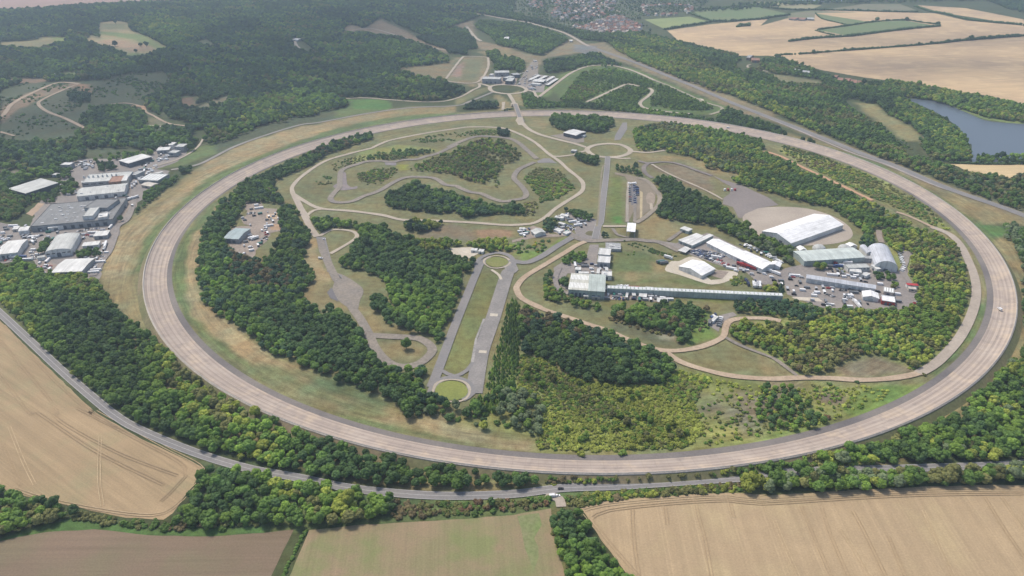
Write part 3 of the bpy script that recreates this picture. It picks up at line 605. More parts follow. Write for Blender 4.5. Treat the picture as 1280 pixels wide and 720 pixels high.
sheet('brake_patch', "C1 1175,203 1212,205 1210,218 1172,216", concp); sheet('brake_patch', "C1 1122,382 1158,384 1156,397 1118,394", concp); sheet('brake_patch', "C1 1080,440 1095,442 1110,330 1150,230 1140,228 1100,330", surf('skid_streak', (.33,.31,.29), (.22,.21,.2), .1))
road('brake_link', "C1 940,480 1000,507 1060,480 1090,440", 4, roadg)
sheet('round_lawn', sm("C1 985,530 1035,540 1065,570 1060,600 1020,622 970,624 920,605 907,575 930,542", step=3), surf('bright_lawn', (.21,.23,.06), (.18,.21,.06), .05), world=True)
road('north_loop', "B1 1110,650 1120,600 1170,575 1220,568 1270,585 1290,620 1270,660", 6, roadg)
road('north_loop_kerb', "B1 1143,610 1165,590 1208,583 1250,592 1272,612 1250,634 1205,643 1165,635", 2.2, lane, closed=True, step=3)
sheet('round_lawn', sm("B1 1152,610 1170,594 1208,588 1246,596 1264,612 1246,630 1205,638 1168,630", step=3), surf('bright_lawn2', (.17,.19,.06), (.2,.2,.07), .05), world=True)
road('diagonal_lane', "B1 1180,650 1215,675 1228,698", 3, concp)
road('curved_link', "E4 -20,470 60,490 150,490 280,430 400,350 520,280 580,240", 9, roadg)
road('entrance_road', "E4 500,215 600,280 700,300 820,295 1000,290 1100,285 1224,300 B2 750,515 850,560", 9, hgrey)
road('red_trail', "E4 660,305 580,340 500,390 300,510 120,620 50,700 C2 62,90 90,132 180,175", 7, trail)
road('hill_trail', "C2 90,132 180,178 350,236 500,286 650,350 740,378 840,384 950,366 1030,336 1066,310 1075,265 1100,236 1180,226 1280,228 C3 100,240", 6.5, trail)
road('infield_trail', "C2 790,395 850,435 950,470 1100,505 1280,520 C3 200,515 350,518 500,526 650,516 780,488 860,435", 6.5, trail)
road('infield_track', "C3 770,494 860,438 960,330 1020,220 1047,120 1040,30 F8 770,480 720,330 640,180 540,90 390,30", 9, conc)
road('infield_trail', "C2 1075,320 1150,360 1280,410 C3 80,430 180,505", 4, hgrey)
road('red_trail', "F8 400,35 B3 830,440 720,390 660,370", 5, trail)
road('red_trail', "B3 545,315 380,235 200,150 100,100 20,75", 6.5, redt)
road('handling_track', "F4 600,30 G2 1240,5 1150,45 1050,90 950,115 870,140 750,145 650,165 550,155 420,160 320,190 240,215 190,250 180,330 175,390 130,440 95,490 120,522 200,530 300,515 400,470 480,445 560,410 640,360 720,320 800,300 900,300 1000,305 1060,325 1130,370 1224,380 G3 100,395 200,435 300,450 400,495 500,520 600,505 680,490 705,460 690,420 640,360 598,320 600,280 640,230 700,200 780,165".replace("F4 600,30 ", ""), 8.5, hgrey)
road('handling_track', "F4 0,535 100,490 250,440 400,440 560,460 640,500 720,570 800,640", 9, hgrey)
road('hill_route', "E3 750,440 800,400 G6 520,715 600,660 700,615 800,593 950,590 1100,620 1224,665 G7 200,292", 8, lane)
road('hill_route', "G7 200,292 300,330 480,410 600,465 700,505 790,530 812,555 780,577 700,602", 7, surf('route_dull', (.34,.31,.23), None, .05))
road('hill_route', "E3 1180,490 1224,470 G4 120,45 200,10 F3 0,47 60,42 135,58", 7.5, lane)
road('hill_route', "F3 225,75 255,100 220,145 160,190 145,218 180,250 300,275 450,295 600,307", 7.5, lane)
road('perimeter_road', "E2 1120,0 1090,60 1040,120 950,180 850,225 700,270 650,300", 4, lane)
road('estate_road', "B0 640,200 650,300 620,400 570,440 560,480 530,560 500,600 450,680", 8, tarm)
road('quarry_track', "I -40,160 A0 0,570 60,505 160,450 270,405 340,402 385,410", 9, trail)
road('quarry_track', "A0 370,412 300,440 205,485 188,508 230,542 320,577 410,622", 7, trail)
road('quarry_track', "A0 460,522 540,506 620,502 690,520 710,545 740,560 820,600 940,614", 5, trail)
road('quarry_track', "A0 640,515 690,518 700,535", 8, redt)
road('quarry_track', "A0 0,640 70,660", 5, trail)
road('quarry_track', "A0 720,610 780,615 820,602", 6, concp)
road('skid_loop', "G5 560,10 640,30 760,22 860,25 960,50 1080,95 1224,145", 6, surf('loop_asph', (.23,.2,.185), None, .05))
road('skid_loop', "G5 650,35 615,60 612,100 640,135 690,165", 7, surf('loop_asph2', (.23,.2,.185), None, .05))
road('skid_path', "G5 680,40 800,110 950,180 1100,245 1224,305 B2 1060,310", 3.5, lane)
road('test_loop', "G5 560,165 620,180 680,225 710,270 740,300 755,350 740,410 690,460 620,520 540,570", 7, surf('tan_loop', (.3,.26,.21), None, .05))
road('test_lane', "G5 240,600 350,600 450,600", 5, lane)
road('test_lane', "G5 470,200 462,380 462,560", 3.5, surf('pale_lane', (.36,.32,.27), None, .05))
road('test_lane', "G5 530,400 528,560", 4, hgrey)
road('test_lane', "G5 675,395 680,450", 3.5, lane)
road('test_lane', "G5 330,620 380,680 480,700", 4, hgrey)
road('shed_link', "E5 250,300 320,250 390,200", 5, hgrey)
road('hangar_lane', "B3 590,520 578,490 575,460", 7, grav)
road('hangar_road', "E6 1160,90 1175,160 1150,240 1200,330 1215,400", 6, tarm)
road('tank_lane', "E7 70,30 30,130 60,230 150,270", 6, tarm)
road('far_lane', "G7 1224,215 1120,195 1050,180 1040,160 1070,150", 5, lane)
road('clearing_road', "A1 500,150 600,140 760,185 860,225 960,245", 7, lane)
road('clearing_road', "A1 1060,130 1100,180 1130,200", 10, lane)
road('steering_pad_edge', "A1 960,390 970,370 1035,285 1060,275 1150,278 1165,290 1160,340 1110,400 1000,400", 6, lane, closed=True)
road('village_road', "G6 900,40 960,80 1050,110", 7, conc)
road('lay_road', "F4 500,130 495,200", 6, lane)
road('wood_clear', "A1 220,190 240,230 300,260", 12, conc)
# ------------------------------------------------------------------ crowns
def ico(sub):
    b = bmesh.new(); bmesh.ops.create_icosphere(b, subdivisions=sub, radius=1); b.verts.ensure_lookup_table()
    v = np.array([q.co[:] for q in b.verts]); f = np.array([[q.index for q in g.verts] for g in b.faces]); b.free(); return v, f
IV, IF = ico(2)
def clumps(rs, cen, rad, leaves, lsize, squash=.85):
    V = []; Fs = []; n = 0
    for c, r in zip(cen, rad):
        v = IV*(1+rs.uniform(-.22, .22, (len(IV), 1)))*r; v[:,2] *= squash; V.append(v+c); Fs += [tuple(q+n) for q in IF]; n += len(v)
    for k in range(leaves):
        i = rs.randint(len(cen)); d = rs.normal(size=3); d[2] = abs(d[2])*.9-.2; d /= np.linalg.norm(d)
        p = np.array(cen[i])+d*rad[i]*rs.uniform(.95, 1.22)*np.array([1, 1, squash]); a = rs.normal(size=3); a -= a.dot(d)*d*.5; a /= np.linalg.norm(a); b = np.cross(a, d)+rs.normal(size=3)*.3
        s = lsize*rs.uniform(.6, 1.3); V.append(np.array([p-a*s-b*s*.6, p+a*s-b*s*.6, p+a*s*.7+b*s*.6, p-a*s*.7+b*s*.6])); Fs.append((n, n+1, n+2, n+3)); n += 4
    return np.concatenate(V), Fs
def crown_mesh(kind, seed):
    rs = np.random.RandomState(seed)
    if kind == 'broad':       # unit : radius 1, height about 1.9
        k = 13; cen = []; rad = []
        for i in range(k):
            a = rs.uniform(0, 6.28); e = rs.uniform(-.35, 1.3); R = .62*rs.uniform(.75, 1.1)
            cen.append((R*math.cos(a)*math.cos(e), R*math.sin(a)*math.cos(e), 1.02+.62*math.sin(e))); rad.append(rs.uniform(.26, .46))
        cen.append((0, 0, .9)); rad.append(.62)
        v, f = clumps(rs, cen, rad, 330, .10)
    elif kind == 'round':
        cen = []; rad = []
        for i in range(17):
            a = i*2.4; e = math.asin(min(1, -.3+1.25*i/16)); cen.append((.6*math.cos(a)*math.cos(e), .6*math.sin(a)*math.cos(e), .95+.6*math.sin(e)+rs.uniform(-.08, .08))); rad.append(rs.uniform(.25, .38))
        cen.append((0, 0, .9)); rad.append(.6)
        v, f = clumps(rs, cen, rad, 330, .09)
    elif kind == 'shrub':
        cen = []; rad = []
        for i in range(9):
            a = rs.uniform(0, 6.28); R = rs.uniform(.1, .75); cen.append((R*math.cos(a), R*math.sin(a), rs.uniform(.15, .55))); rad.append(rs.uniform(.25, .48))
        v, f = clumps(rs, cen, rad, 160, .09, .8)
    else:                      # conifer : radius 1, height 3.6
        V = []; f = []; n = 0
        for L in range(7):
            z0 = .12+L*.26; R = 1.02*(1-L/7.6); m = 11
            ring_ = [(R*rs.uniform(.72, 1.12)*math.cos(6.283*i/m+L), R*rs.uniform(.72, 1.12)*math.sin(6.283*i/m+L), z0-rs.uniform(0, .16)) for i in range(m)]
            V += ring_+[(rs.uniform(-.05, .05), rs.uniform(-.05, .05), z0+.8)]
            f += [(n+i, n+(i+1) % m, n+m) for i in range(m)]; n += m+1
        for k in range(150):
            z = rs.uniform(.15, 2.0); R = 1.05*(1-z/2.35)*rs.uniform(.8, 1.15); a = rs.uniform(0, 6.28); p = np.array([R*math.cos(a), R*math.sin(a), z]); t = np.array([-math.sin(a), math.cos(a), 0])*.1; o = np.array([math.cos(a)*.12, math.sin(a)*.12, -.07])
            V += [tuple(p-t), tuple(p+t), tuple(p+o)]; f.append((n, n+1, n+2)); n += 3
        v = V
    return mesh('crown_'+kind, v, f, FOL)
def trunk_mesh(h, r, limbs=True):
    b = MB(); b.cyl(0, 0, r, -.3/8, h, 7, 0, r*.55)
    if limbs:
        for k in range(4):
            a = k*1.6+.4; c = .45
            n = len(b.v); x, y = math.cos(a), math.sin(a); r2 = r*.4
            b.add([(r2*y, -r2*x, h*.6), (-r2*y, r2*x, h*.6), (0, 0, h*.6+r2*2), (x*c, y*c, h+.35)], [(0,1,2), (0,1,3), (1,2,3), (2,0,3)])
    return b.me('trunk', BARK)
KIN = {'broad': ['broad', 'round', 'broad', 'round', 'broad'], 'shrub': ['shrub']*3, 'conifer': ['conifer']*3}
CM = {k: [crown_mesh(q, 40+i*7+len(k)) for i, q in enumerate(v)] for k, v in KIN.items()}
TM = {'broad': trunk_mesh(.8, .06), 'shrub': trunk_mesh(.3, .05), 'conifer': trunk_mesh(2.8, .06, False)}
DK=(.078,.138,.044); MD=(.115,.195,.042); LT=(.170,.265,.045); YG=(.29,.33,.06); OL=(.20,.205,.07); BR=(.19,.155,.075); GY=(.18,.23,.115); BL=(.060,.115,.056); RB=(.22,.14,.075); YL=(.38,.34,.04); DB=(.050,.096,.050)
WOODS = []
def wood(poly, kind='broad', sp=7, size=(3.4, 4.8), pal=((DK,3),(MD,4),(LT,2),(YG,.6)), dens=1.0, label=None, holes=(), z=3):
    WOODS.append(dict(poly=P(poly, z), kind=kind, sp=sp, size=size, pal=pal, dens=dens, label=label, holes=[P(h) for h in holes]))
PF = ((DK,2.6),(MD,4),(LT,3),(YG,.9),(OL,.5))
W1 = "I -60,332 0,331 18,329 42,329 56,343 70,340 111,345 124,356 139,379 165,404 180,418 206,430 222,446 245,466 273,494 304,512 316,515 348,531 386,548 427,549 462,560 514,569 549,576 602,582 640,585 656,583 679,592 678,604 630,605 572,608 485,605 427,597 383,592 310,576 280,569 219,545 175,526 140,507 134,502 103,476 65,443 34,412 16,387 0,375 -60,345"
wood(W1, pal=PF, sp=6.6, label='broad green tree in the long wood between the bowl and the road')
wood("D0 880,262 960,250 1131,290 D1 200,325 420,352 600,365 615,385 620,460 480,480 200,497 0,495 D0 800,508 735,480 820,370", pal=PF, sp=6.6, label='broad green tree in the wood between the road and the bare brown field')
wood("D1 622,395 900,402 1131,388 D2 195,378 205,408 100,428 0,440 D1 950,455 620,470", 'shrub', 4.2, (2.2,3.4), ((BR,3),(OL,3),(MD,2),(RB,1)), label='russet hawthorn bush in the scrub strip along the road above the sown field', z=1.5)
wood("D1 1000,392 1070,385 1060,410 1000,412", 'broad', 6, (3,4), ((DK,1),), label='dark tree rising from the scrub strip by the road')
wood("D0 330,440 500,475 730,490 1131,482 D1 0,482 D0 1131,508 700,518 450,492 300,475", 'shrub', 4, (2.4,3.4), ((OL,3),(MD,3),(BR,1)), label='low bush in the hedgerow between the left stubble and the bare field', z=1.5)
wood("D0 -200,330 0,352 130,388 330,440 300,475 170,488 60,525 0,535 -200,600", 'broad', 6.5, (3.2,4.6), ((DK,3),(MD,4),(OL,2),(LT,1)), label='tree in the hedgerow below the left stubble field')
wood("D2 200,452 250,435 320,442 400,562 530,722 600,800 290,800 270,700 240,600 205,500", pal=((DK,2),(MD,4),(LT,2),(YL,.0)), sp=6, label='green tree in the narrow belt between the sown field and the right stubble field')
wood("D2 205,500 225,500 270,600 290,690 270,700 240,600", 'shrub', 4.5, (2.6,3.8), ((YL,2),(YG,3),(OL,2)), label='yellowing bush on the left edge of the narrow tree belt', z=1.5)
wood("D2 262,378 500,352 800,337 1035,317 1035,348 800,362 500,382 330,418 262,415", 'shrub', 3, (2.2,3.2), ((OL,3),(MD,3),(YG,2),(BR,.6)), label='hawthorn bush in the hedge between the road and the right stubble field', z=1.5)
wood("D2 175,284 400,289 800,288 960,268 1000,285 700,308 400,320 175,325", 'shrub', 2.8, (1.8,2.6), ((OL,3),(MD,3),(YG,1.5),(BR,2)), label='bush on the strip between the bowl and the road', z=1.5)
wood("D2 960,272 1131,240 D3 0,243 250,197 450,172 600,112 700,82 850,20 C3 950,698 1050,600 1150,510 1280,370 I 1330,400 1400,420 1400,570 D3 1131,235 900,230 600,252 300,272 0,280 D2 1000,285", pal=((DK,2),(MD,4),(LT,3),(YG,1),(GY,.8)), sp=6.6, label='broad tree in the wood on the right between the bowl and the road')
wood("D2 900,282 1131,245 D3 0,248 250,200 450,175 600,116 620,200 450,240 250,262 0,275 D2 1000,300", 'shrub', 3.4, (2.4,3.6), ((MD,3),(LT,3),(OL,2),(YG,1)), label='bushy shrub on the bank below the right part of the bowl', z=1.5)
wood("D3 0,292 200,290 450,265 700,255 900,250 1131,255 I 1400,584 1400,600 D3 1131,318 800,322 600,333 300,348 0,357 D2 1035,342 1028,305", pal=((OL,2),(MD,3),(LT,2),(GY,2),(YG,1)), sp=5.6, size=(3.8,5.2), label='grey-green tree in the belt along the road above the right stubble field')
# inside west
wood("G8 250,130 I 295,234 303,228 339,213 375,198 399,186 400,184 428,174 464,168 465,173 442,180 407,192 386,206 350,221 341,229 350,243 354,253 328,252 306,252 300,262 296,275 283,296 281,302 290,315 320,325 337,320 352,292 350,275 350,258 372,261 383,276 389,293 383,307 378,323 389,338 393,348 375,365 380,378 398,388 416,387 434,391 449,417 465,442 488,458 516,458 529,450 537,460 534,490 560,500 581,500 568,505 542,514 501,515 490,494 449,484 418,474 400,463 367,451 343,443 320,428 299,412 281,397 253,376 246,340 248,335 253,291 258,278 281,247", pal=((DK,4),(MD,4),(LT,1.2),(BL,2),(BR,.5)), sp=6.6, label='dark green tree in the large wood inside the left of the bowl')
wood("G8 900,250 1224,240 1224,310 1050,345", pal=((DK,1),(BL,1)), sp=6, size=(2.8,4))
wood("I 390,274 434,277 480,283 500,298 515,295 530,312 560,314 574,326 600,318 603,322 583,340 577,340 573,365 562,392 555,416 547,427 532,419 491,406 479,398 485,378 485,360 476,345 470,343 454,337 427,334 427,324 437,319 440,304 449,294 436,286 396,288", pal=((DK,3),(MD,4),(LT,2)), sp=6.6, label='green tree in the wood left of the braking straights')
wood("C1 588,150 630,110 670,125 665,180 610,195", pal=((DK,1),), sp=6, label='dark tree in the clump beside the curved west track')
wood("I 500,274 540,276 556,278 545,284 520,290 505,285", pal=((DB,2),(MD,2),(YG,3)), sp=6)
wood("B1 765,490 860,500 1000,500 1040,520 950,545 850,545", pal=((YG,3),(LT,2)), sp=6, size=(2.5,3.5))
wood("B1 1040,520 1130,500 1280,490 B2 0,500 60,540 0,560 B1 1280,570 1150,560 1090,540", pal=((YG,4),(LT,2),(MD,1)), sp=5.5, size=(2.4,3.6))
wood("C1 1075,640 1150,545 1200,385 1245,200 1255,140 C2 20,140 70,170 80,280 60,420 45,560 C1 1200,680", 'conifer', 4.4, (1.7,2.2), ((MD,3),(LT,3)), label='narrow dark conifer in the plantation rows beside the braking straight')
wood("I 640,370 648,368 651,384 652,412 646,470 640,470 636,420", 'conifer', 4.4, (1.7,2.2), ((MD,3),(LT,1)), label='narrow dark conifer in the plantation rows beside the braking straight')
wood("I 651,384 687,394 733,407 774,420 810,435 836,446 844,461 836,474 821,480 774,477 733,474 700,463 684,446 656,440 650,420", pal=((DK,4),(MD,3),(BL,2),(LT,.6),(BR,.8)), sp=6, label='dark green tree in the wood below the hill trail')
wood("I 500,500 540,515 580,505 620,490 645,480 650,500 640,520 600,525 540,520 510,520", pal=((DK,3),(MD,3),(GY,1)), sp=8, size=(3,4.2), dens=.8, label='tree in the loose belt below the round lawn')
wood("I 545,520 600,515 670,520 672,540 640,535 580,530", 'shrub', 7, (2.5,4), ((GY,2),(MD,2),(DK,1)), dens=.55, label='scattered bush on the slope below the round lawn', z=1)
wood("I 628,488 660,490 680,510 672,545 640,530 625,510", pal=((GY,4),(LT,1)), sp=7, size=(3.2,4.6), label='pale willow tree at the left end of the scrub below the wood')
SG = (.36,.40,.085); SP = ((SG,4),(YG,4),(LT,3),(OL,2),(MD,.4))
wood("I 652,443 684,448 700,466 760,480 820,482 849,463 890,471 870,500 880,540 860,558 800,562 740,563 672,560 672,545 680,515 660,490 645,486", 'shrub', 2.9, (1.5,2.7), SP, dens=1, label='yellow-green bush in the scrub inside the bottom of the bowl', z=1)
wood("I 660,450 690,462 740,478 800,488 800,505 700,490 650,470", 'broad', 9, (2.8,3.8), ((YG,2),(LT,2),(OL,1)), dens=.7)
wood("I 675,510 760,515 850,520 870,550 800,560 700,558 676,540", 'broad', 9, (2.2,3.4), ((LT,3),(YG,2),(OL,1.5)), dens=.5, label='broad bushy tree in the scrub inside the bottom of the bowl')
wood("I 890,472 960,484 1070,482 1120,486 1100,500 1050,522 1000,536 950,545 880,556 875,520", 'shrub', 4, (1.2,2.4), SP, dens=.66, z=1)
wood("C3 0,560 120,540 240,600 300,690 D3 300,60 150,90 0,70 D2 1080,60", 'broad', 7, (2.4,3.6), ((MD,3),(DK,2),(LT,1)), dens=.85, label='green tree in the copse inside the bottom right of the bowl')
wood("C3 240,530 320,515 400,560 420,590 280,590", 'shrub', 5, (1.8,2.8), ((MD,3),(OL,2)), dens=.8)
# inside east
wood("I 950,404 1012,404 1040,392 1074,386 1130,387 1146,378 1143,361 1131,345 1128,315 1105,304 1100,290 1140,285 1161,289 1195,304 1205,325 1210,348 1213,366 1205,399 1197,417 1177,443 1156,458 1146,460 1115,445 1089,440 1048,451 1037,468 996,466 971,445 950,440 915,420 912,405 930,402", pal=((LT,3.4),(YG,4.4),(MD,2),(OL,2.4),(BR,.4)), sp=5.6, size=(2.2,3.6), label='yellow-green tree in the young wood inside the right of the bowl')
wood("C3 640,430 760,400 900,340 880,400 790,465 740,470", 'shrub', 5, (2,3.2), ((MD,2),(YG,2),(OL,1)), dens=.7)
wood("I 1097,283 1104,300 1090,305 1078,302 1080,286 1058,272 1037,258 1014,254 976,244 950,236 921,228 914,224 926,216 880,208 883,201 844,190 820,189 798,187 791,167 793,161 815,156 849,155 869,157 905,164 950,175 960,190 976,198 1001,211 1048,233 1089,254 1120,270 1140,282", pal=((MD,4),(LT,3.5),(YG,2.6),(DK,1.5),(GY,.7),(OL,1)), sp=6.6, size=(2.8,4.2), label=None)
wood("I 978,181 1019,192 1075,214 1110,229 1138,243 1165,262 1180,279 1188,288 1164,280 1141,268 1089,246 1048,226 1001,203 976,190", 'shrub', 5, (2.2,3.4), ((OL,3),(MD,3),(YG,2),(BR,.8)), dens=.8, z=1)
wood("I 816,224 836,221 862,237 908,260 927,281 960,301 989,312 1004,324 989,330 960,314 927,299 901,286 888,280 823,271 821,265 826,252 821,234", pal=((DK,4),(MD,4),(LT,1.5),(GY,.8)), sp=6.8, label='green tree in the wood between the test ground and the big white tent')
wood("G4 350,625 520,640 600,700 G5 690,190 600,150 500,110 350,85", pal=((DK,2),(MD,3)), sp=5.5, size=(2.2,3))
wood("G5 520,20 555,20 555,55 520,55", 'conifer', 4, (2.2,2.6), ((DB,1),))
wood("I 688,147 704,143 720,147 741,145 767,149 768,156 748,166 735,163 704,162 689,156", pal=((DK,3),(MD,4)), sp=7, size=(3.6,5.2), label=None)
wood("I 720,194 746,197 748,206 734,203 720,199", pal=((DK,3),(MD,3)), sp=6)
wood("I 480,247 497,238 518,227 539,236 570,243 588,252 616,256 627,260 643,255 657,261 655,268 629,265 588,269 560,265 511,262 483,256", pal=((DK,4),(MD,3),(BL,2)), sp=6.4, label=None)
wood("G3 130,590 220,590 260,640 180,655 120,630", pal=((MD,1),), sp=6)
S5 = ((OL,4),(MD,2),(LT,3),(YG,1),(BR,.6))
wood("I 560,192 574,185 602,174 629,175 652,193 650,196 632,206 622,214 624,228 628,233 602,230 574,219 560,216 539,213 513,212 515,206 539,198 553,193", 'broad', 6, (2.2,3.4), S5, dens=.92)
wood("I 655,222 671,209 696,211 707,220 718,235 699,247 676,253 671,243", 'shrub', 4.6, (2.2,3.4), S5, dens=.85, z=1)
wood("I 447,218 469,210 496,210 497,215 478,228 464,232 447,225", 'shrub', 4.4, (2,3.2), S5, dens=.85, z=1)
wood("I 457,196 489,187 546,186 540,190 511,194 497,198 458,200", 'broad', 5.5, (2,3), ((DK,2),(MD,3),(OL,1)), dens=.85)
wood("F5 760,480 1000,430 1224,395 1224,470 1100,480 850,490 F4 200,380 450,370 F4 500,420 300,420 120,440", 'shrub', 5, (2,3), ((MD,3),(OL,2),(LT,1)), dens=.7, z=1)
wood("F4 455,375 550,390 550,430 460,425", pal=((DB,1),), sp=5)
wood("G2 0,280 110,290 110,360 0,370 B1 320,210 400,230", 'shrub', 5, (1.8,2.8), ((MD,2),(OL,2)), dens=.8, z=1)
wood("G2 100,170 300,110 400,100 400,150 250,190 120,250", 'shrub', 5, (1.6,2.4), ((OL,3),(MD,2),(BR,1)), dens=.5, z=1)
wood("G3 690,510 840,530 760,640 700,640", 'shrub', 5, (2,3), ((OL,3),(BR,1),(YG,1)), dens=.7, z=1)
# around the buildings
wood("I 765,387 779,381 815,385 819,379 860,382 888,384 886,390 870,394 863,423 848,426 843,414 810,408 785,401 762,393", pal=((DK,3),(MD,4),(BR,1),(LT,1)), sp=6, label='tree in the copse below the long roof-lit walkway')
wood("I 762,392 785,402 843,415 840,420 800,412 762,400", 'shrub', 4.4, (1.8,2.8), ((BR,3),(OL,3)), dens=.8, z=1)
wood("C2 935,200 975,210 1000,270 960,290 930,270", 'shrub', 4.5, (2,3), ((MD,2),(BR,1)), z=1)
wood("I 919,375 960,372 983,374 1014,380 1030,390 1012,401 986,396 950,391 919,388", 'broad', 5, (2.2,3.2), ((BL,4),(DK,2),(MD,1)), label='dark tree in the row behind the end of the long walkway')
wood("I 1010,384 1040,384 1100,388 1140,384 1130,392 1040,394", pal=((GY,2),(LT,2),(MD,2)), sp=6, size=(2.4,3.4))
wood("I 679,342 694,346 697,361 715,370 748,380 750,388 720,381 682,372", pal=((LT,3),(MD,3),(YG,1),(DK,1)), sp=5.4, size=(2.4,3.4), label='bushy tree in the belt curving round the left of the main workshop')
wood("I 693,335 707,320 723,315 731,318 731,326 709,330 696,343 692,357 680,356 682,345", pal=((MD,3),(LT,2),(DK,2)), sp=5.4, size=(2.4,3.4), label='bushy tree in the belt curving round the left of the main workshop')
wood("E4 515,20 600,10 700,60 730,110 640,95 520,50", pal=((DK,3),(MD,1)), sp=5.5, size=(2.4,3.4))
wood("E4 275,110 370,90 400,140 350,210 290,200", pal=((BL,2),(DK,2),(OL,1)), sp=5, size=(2.6,3.4))
wood("E4 810,220 860,215 860,280 815,280", pal=((DB,1),), sp=5, size=(2,2.6))
wood("E4 980,285 1150,310 1224,350 1224,390 1100,340 990,310 E5 0,330 160,380 370,440 300,440 100,400", 'shrub', 3.6, (1.4,2.2), ((DK,3),(MD,2)), z=1)
wood("E4 1000,380 1100,390 1180,400 1100,440 1010,410", 'shrub', 4, (1.5,2), ((MD,2),(LT,1)), dens=.6, z=1)
wood("E4 0,320 120,290 260,300 380,270 340,320 260,400 100,400 0,420", 'shrub', 6, (2,3.4), ((MD,3),(LT,2),(YL,1),(DK,2)), dens=.6, z=1)
wood("E5 820,620 930,610 960,680 830,700", 'shrub', 4, (1.8,2.6), ((MD,2),(YG,1),(OL,1)), dens=.9, z=1)
wood("E6 70,340 190,330 190,385 80,385", pal=((YG,3),(LT,1)), sp=5.5, size=(2.2,3))
wood("E6 190,320 245,310 245,385 200,385", 'conifer', 4.5, (2,2.4), ((DB,1),))
wood("E6 465,180 545,160 545,225 475,230", pal=((YG,2),(LT,2)), sp=6, size=(3,4))
wood("E6 940,250 1090,250 1090,300 1010,300 940,280", pal=((MD,2),(DK,2)), sp=5, size=(2.2,3))
wood("E6 1050,310 1110,310 1120,360 1060,365", pal=((LT,1),(OL,1)), sp=5, size=(2,2.8))
wood("E6 640,210 740,215 730,250 650,245", 'shrub', 4, (1.4,2.2), ((YG,1),(MD,1)), z=1)
wood("I 1075,303 1085,285 1092,288 1091,310 1080,309", pal=((DB,2),(DK,2)), sp=5.5, size=(2.6,3.6))
wood("E4 430,640 490,620 495,700 440,712", pal=((DK,1),(MD,1)), sp=5)
# north
wood("I 578,135 591,128 621,129 622,134 580,136", pal=((DB,3),(DK,1)), sp=6.5)
wood("E3 435,540 525,535 530,565 435,570", 'shrub', 5, (2,3), ((DB,1),))
wood("I 652,118 667,116 680,126 735,129 780,130 798,133 830,139 870,145 905,152 950,160 950,163 905,155 845,147 790,140 735,134 700,133 656,134", pal=((DK,2),(MD,3),(LT,1)), sp=6.5, size=(2.6,4))
wood("I 700,124 715,105 728,90 745,86 770,86 800,95 818,102 820,112 812,122 800,112 770,108 750,115 730,125 712,127", 'broad', 6, (2.1,3.3), ((MD,3),(LT,3),(OL,.6)), dens=.86)
wood("I 745,125 770,112 798,109 808,115 800,122 795,128 800,136 770,133 745,129", pal=((MD,3),(LT,1.5)), sp=6.2, size=(2.2,3.4), dens=.9)
wood("I 822,105 850,114 885,129 892,134 880,137 850,137 815,131 812,125 820,118", 'broad', 6, (2.2,3.4), ((MD,3.5),(LT,2.5)), dens=.9)
wood("I 679,76 707,73 746,66 752,70 771,79 823,102 860,118 888,130 921,138 950,152 975,160 985,170 1020,180 1050,190 1040,192 1000,184 950,168 910,152 895,150 905,136 862,119 810,97 774,83 738,82 707,88 682,91", pal=((DK,3),(MD,3),(BL,2)), sp=8, size=(3.4,5))
wood("E3 270,30 380,20 420,90 530,80 600,130 620,190 560,215 520,180 350,200 340,130 280,70", pal=((MD,3),(LT,2),(DK,2)), sp=8, size=(3.6,5.2))
wood("I 594,33 599,26 630,29 653,29 690,40 708,47 710,50 679,68 666,67 645,60 622,56 614,46", pal=((MD,4),(LT,2),(DK,3)), sp=8.5, size=(4,5.6))
wood("I 757,48 795,42 830,50 850,55 880,75 900,88 930,100 950,120 990,140 1010,152 1020,160 1026,166 960,136 915,118 890,112 870,104 850,98 800,78 770,62", pal=((LT,4),(YG,3),(MD,2),(OL,1)), sp=8, size=(3.6,5))
wood("I 752,42 775,40 795,40 850,52 890,62 921,70 940,80 960,73 975,72 1012,85 1045,99 1085,103 1110,102 1160,110 1190,115 1235,122 1280,134 1380,146 1380,162 1285,152 1235,146 1207,136 1172,124 1135,118 1125,124 1150,134 1175,146 1200,163 1210,180 1213,198 1186,201 1165,198 1150,180 1130,160 1105,140 1085,128 1070,122 1050,124 1070,140 1110,165 1130,190 1150,205 1160,222 1100,195 1030,165 990,140 950,118 930,98 900,86 880,73 850,60", pal=((DK,3),(MD,4),(LT,1),(OL,1)), sp=8, size=(3.4,5), holes=("G7 900,150 1040,80 1150,80 1150,160 1224,220 1060,190 1000,240 960,200", "A3 0,350 280,385 330,420 120,410", "A3 470,500 560,500 620,560 730,610 800,680 700,690 620,620 520,560"))
wood("I 1112,100 1150,107 1190,115 1240,124 1300,136 1380,148 1380,160 1285,150 1235,146 1205,136 1160,124 1120,118 1100,110", pal=((LT,3),(YG,2),(MD,2)), sp=8, size=(3.6,5.2))
wood("I 1113,125 1128,123 1150,135 1172,148 1195,160 1208,180 1212,198 1195,200 1165,175 1135,150", pal=((LT,4),(YG,3),(MD,2)), sp=8, size=(3.6,5.2))
wood("I 1150,200 1180,203 1205,214 1232,219 1262,222 1285,215 1380,212 1380,285 1280,264 1230,246 1190,229 1160,217", pal=((MD,3),(OL,3),(DK,2),(GY,1),(BR,1)), sp=7.5, size=(3,4.4), dens=.9)
wood("I 1218,196 1232,193 1255,195 1275,193 1340,195 1340,203 1220,203", pal=((LT,2),(DK,2)), sp=8, size=(3,4.5))
wood("B3 760,90 900,110 920,180 800,170 700,130 500,60 420,20 500,0 700,20", 'shrub', 6, (2,3.2), ((OL,2),(MD,2),(GY,1)), dens=.6, z=1)
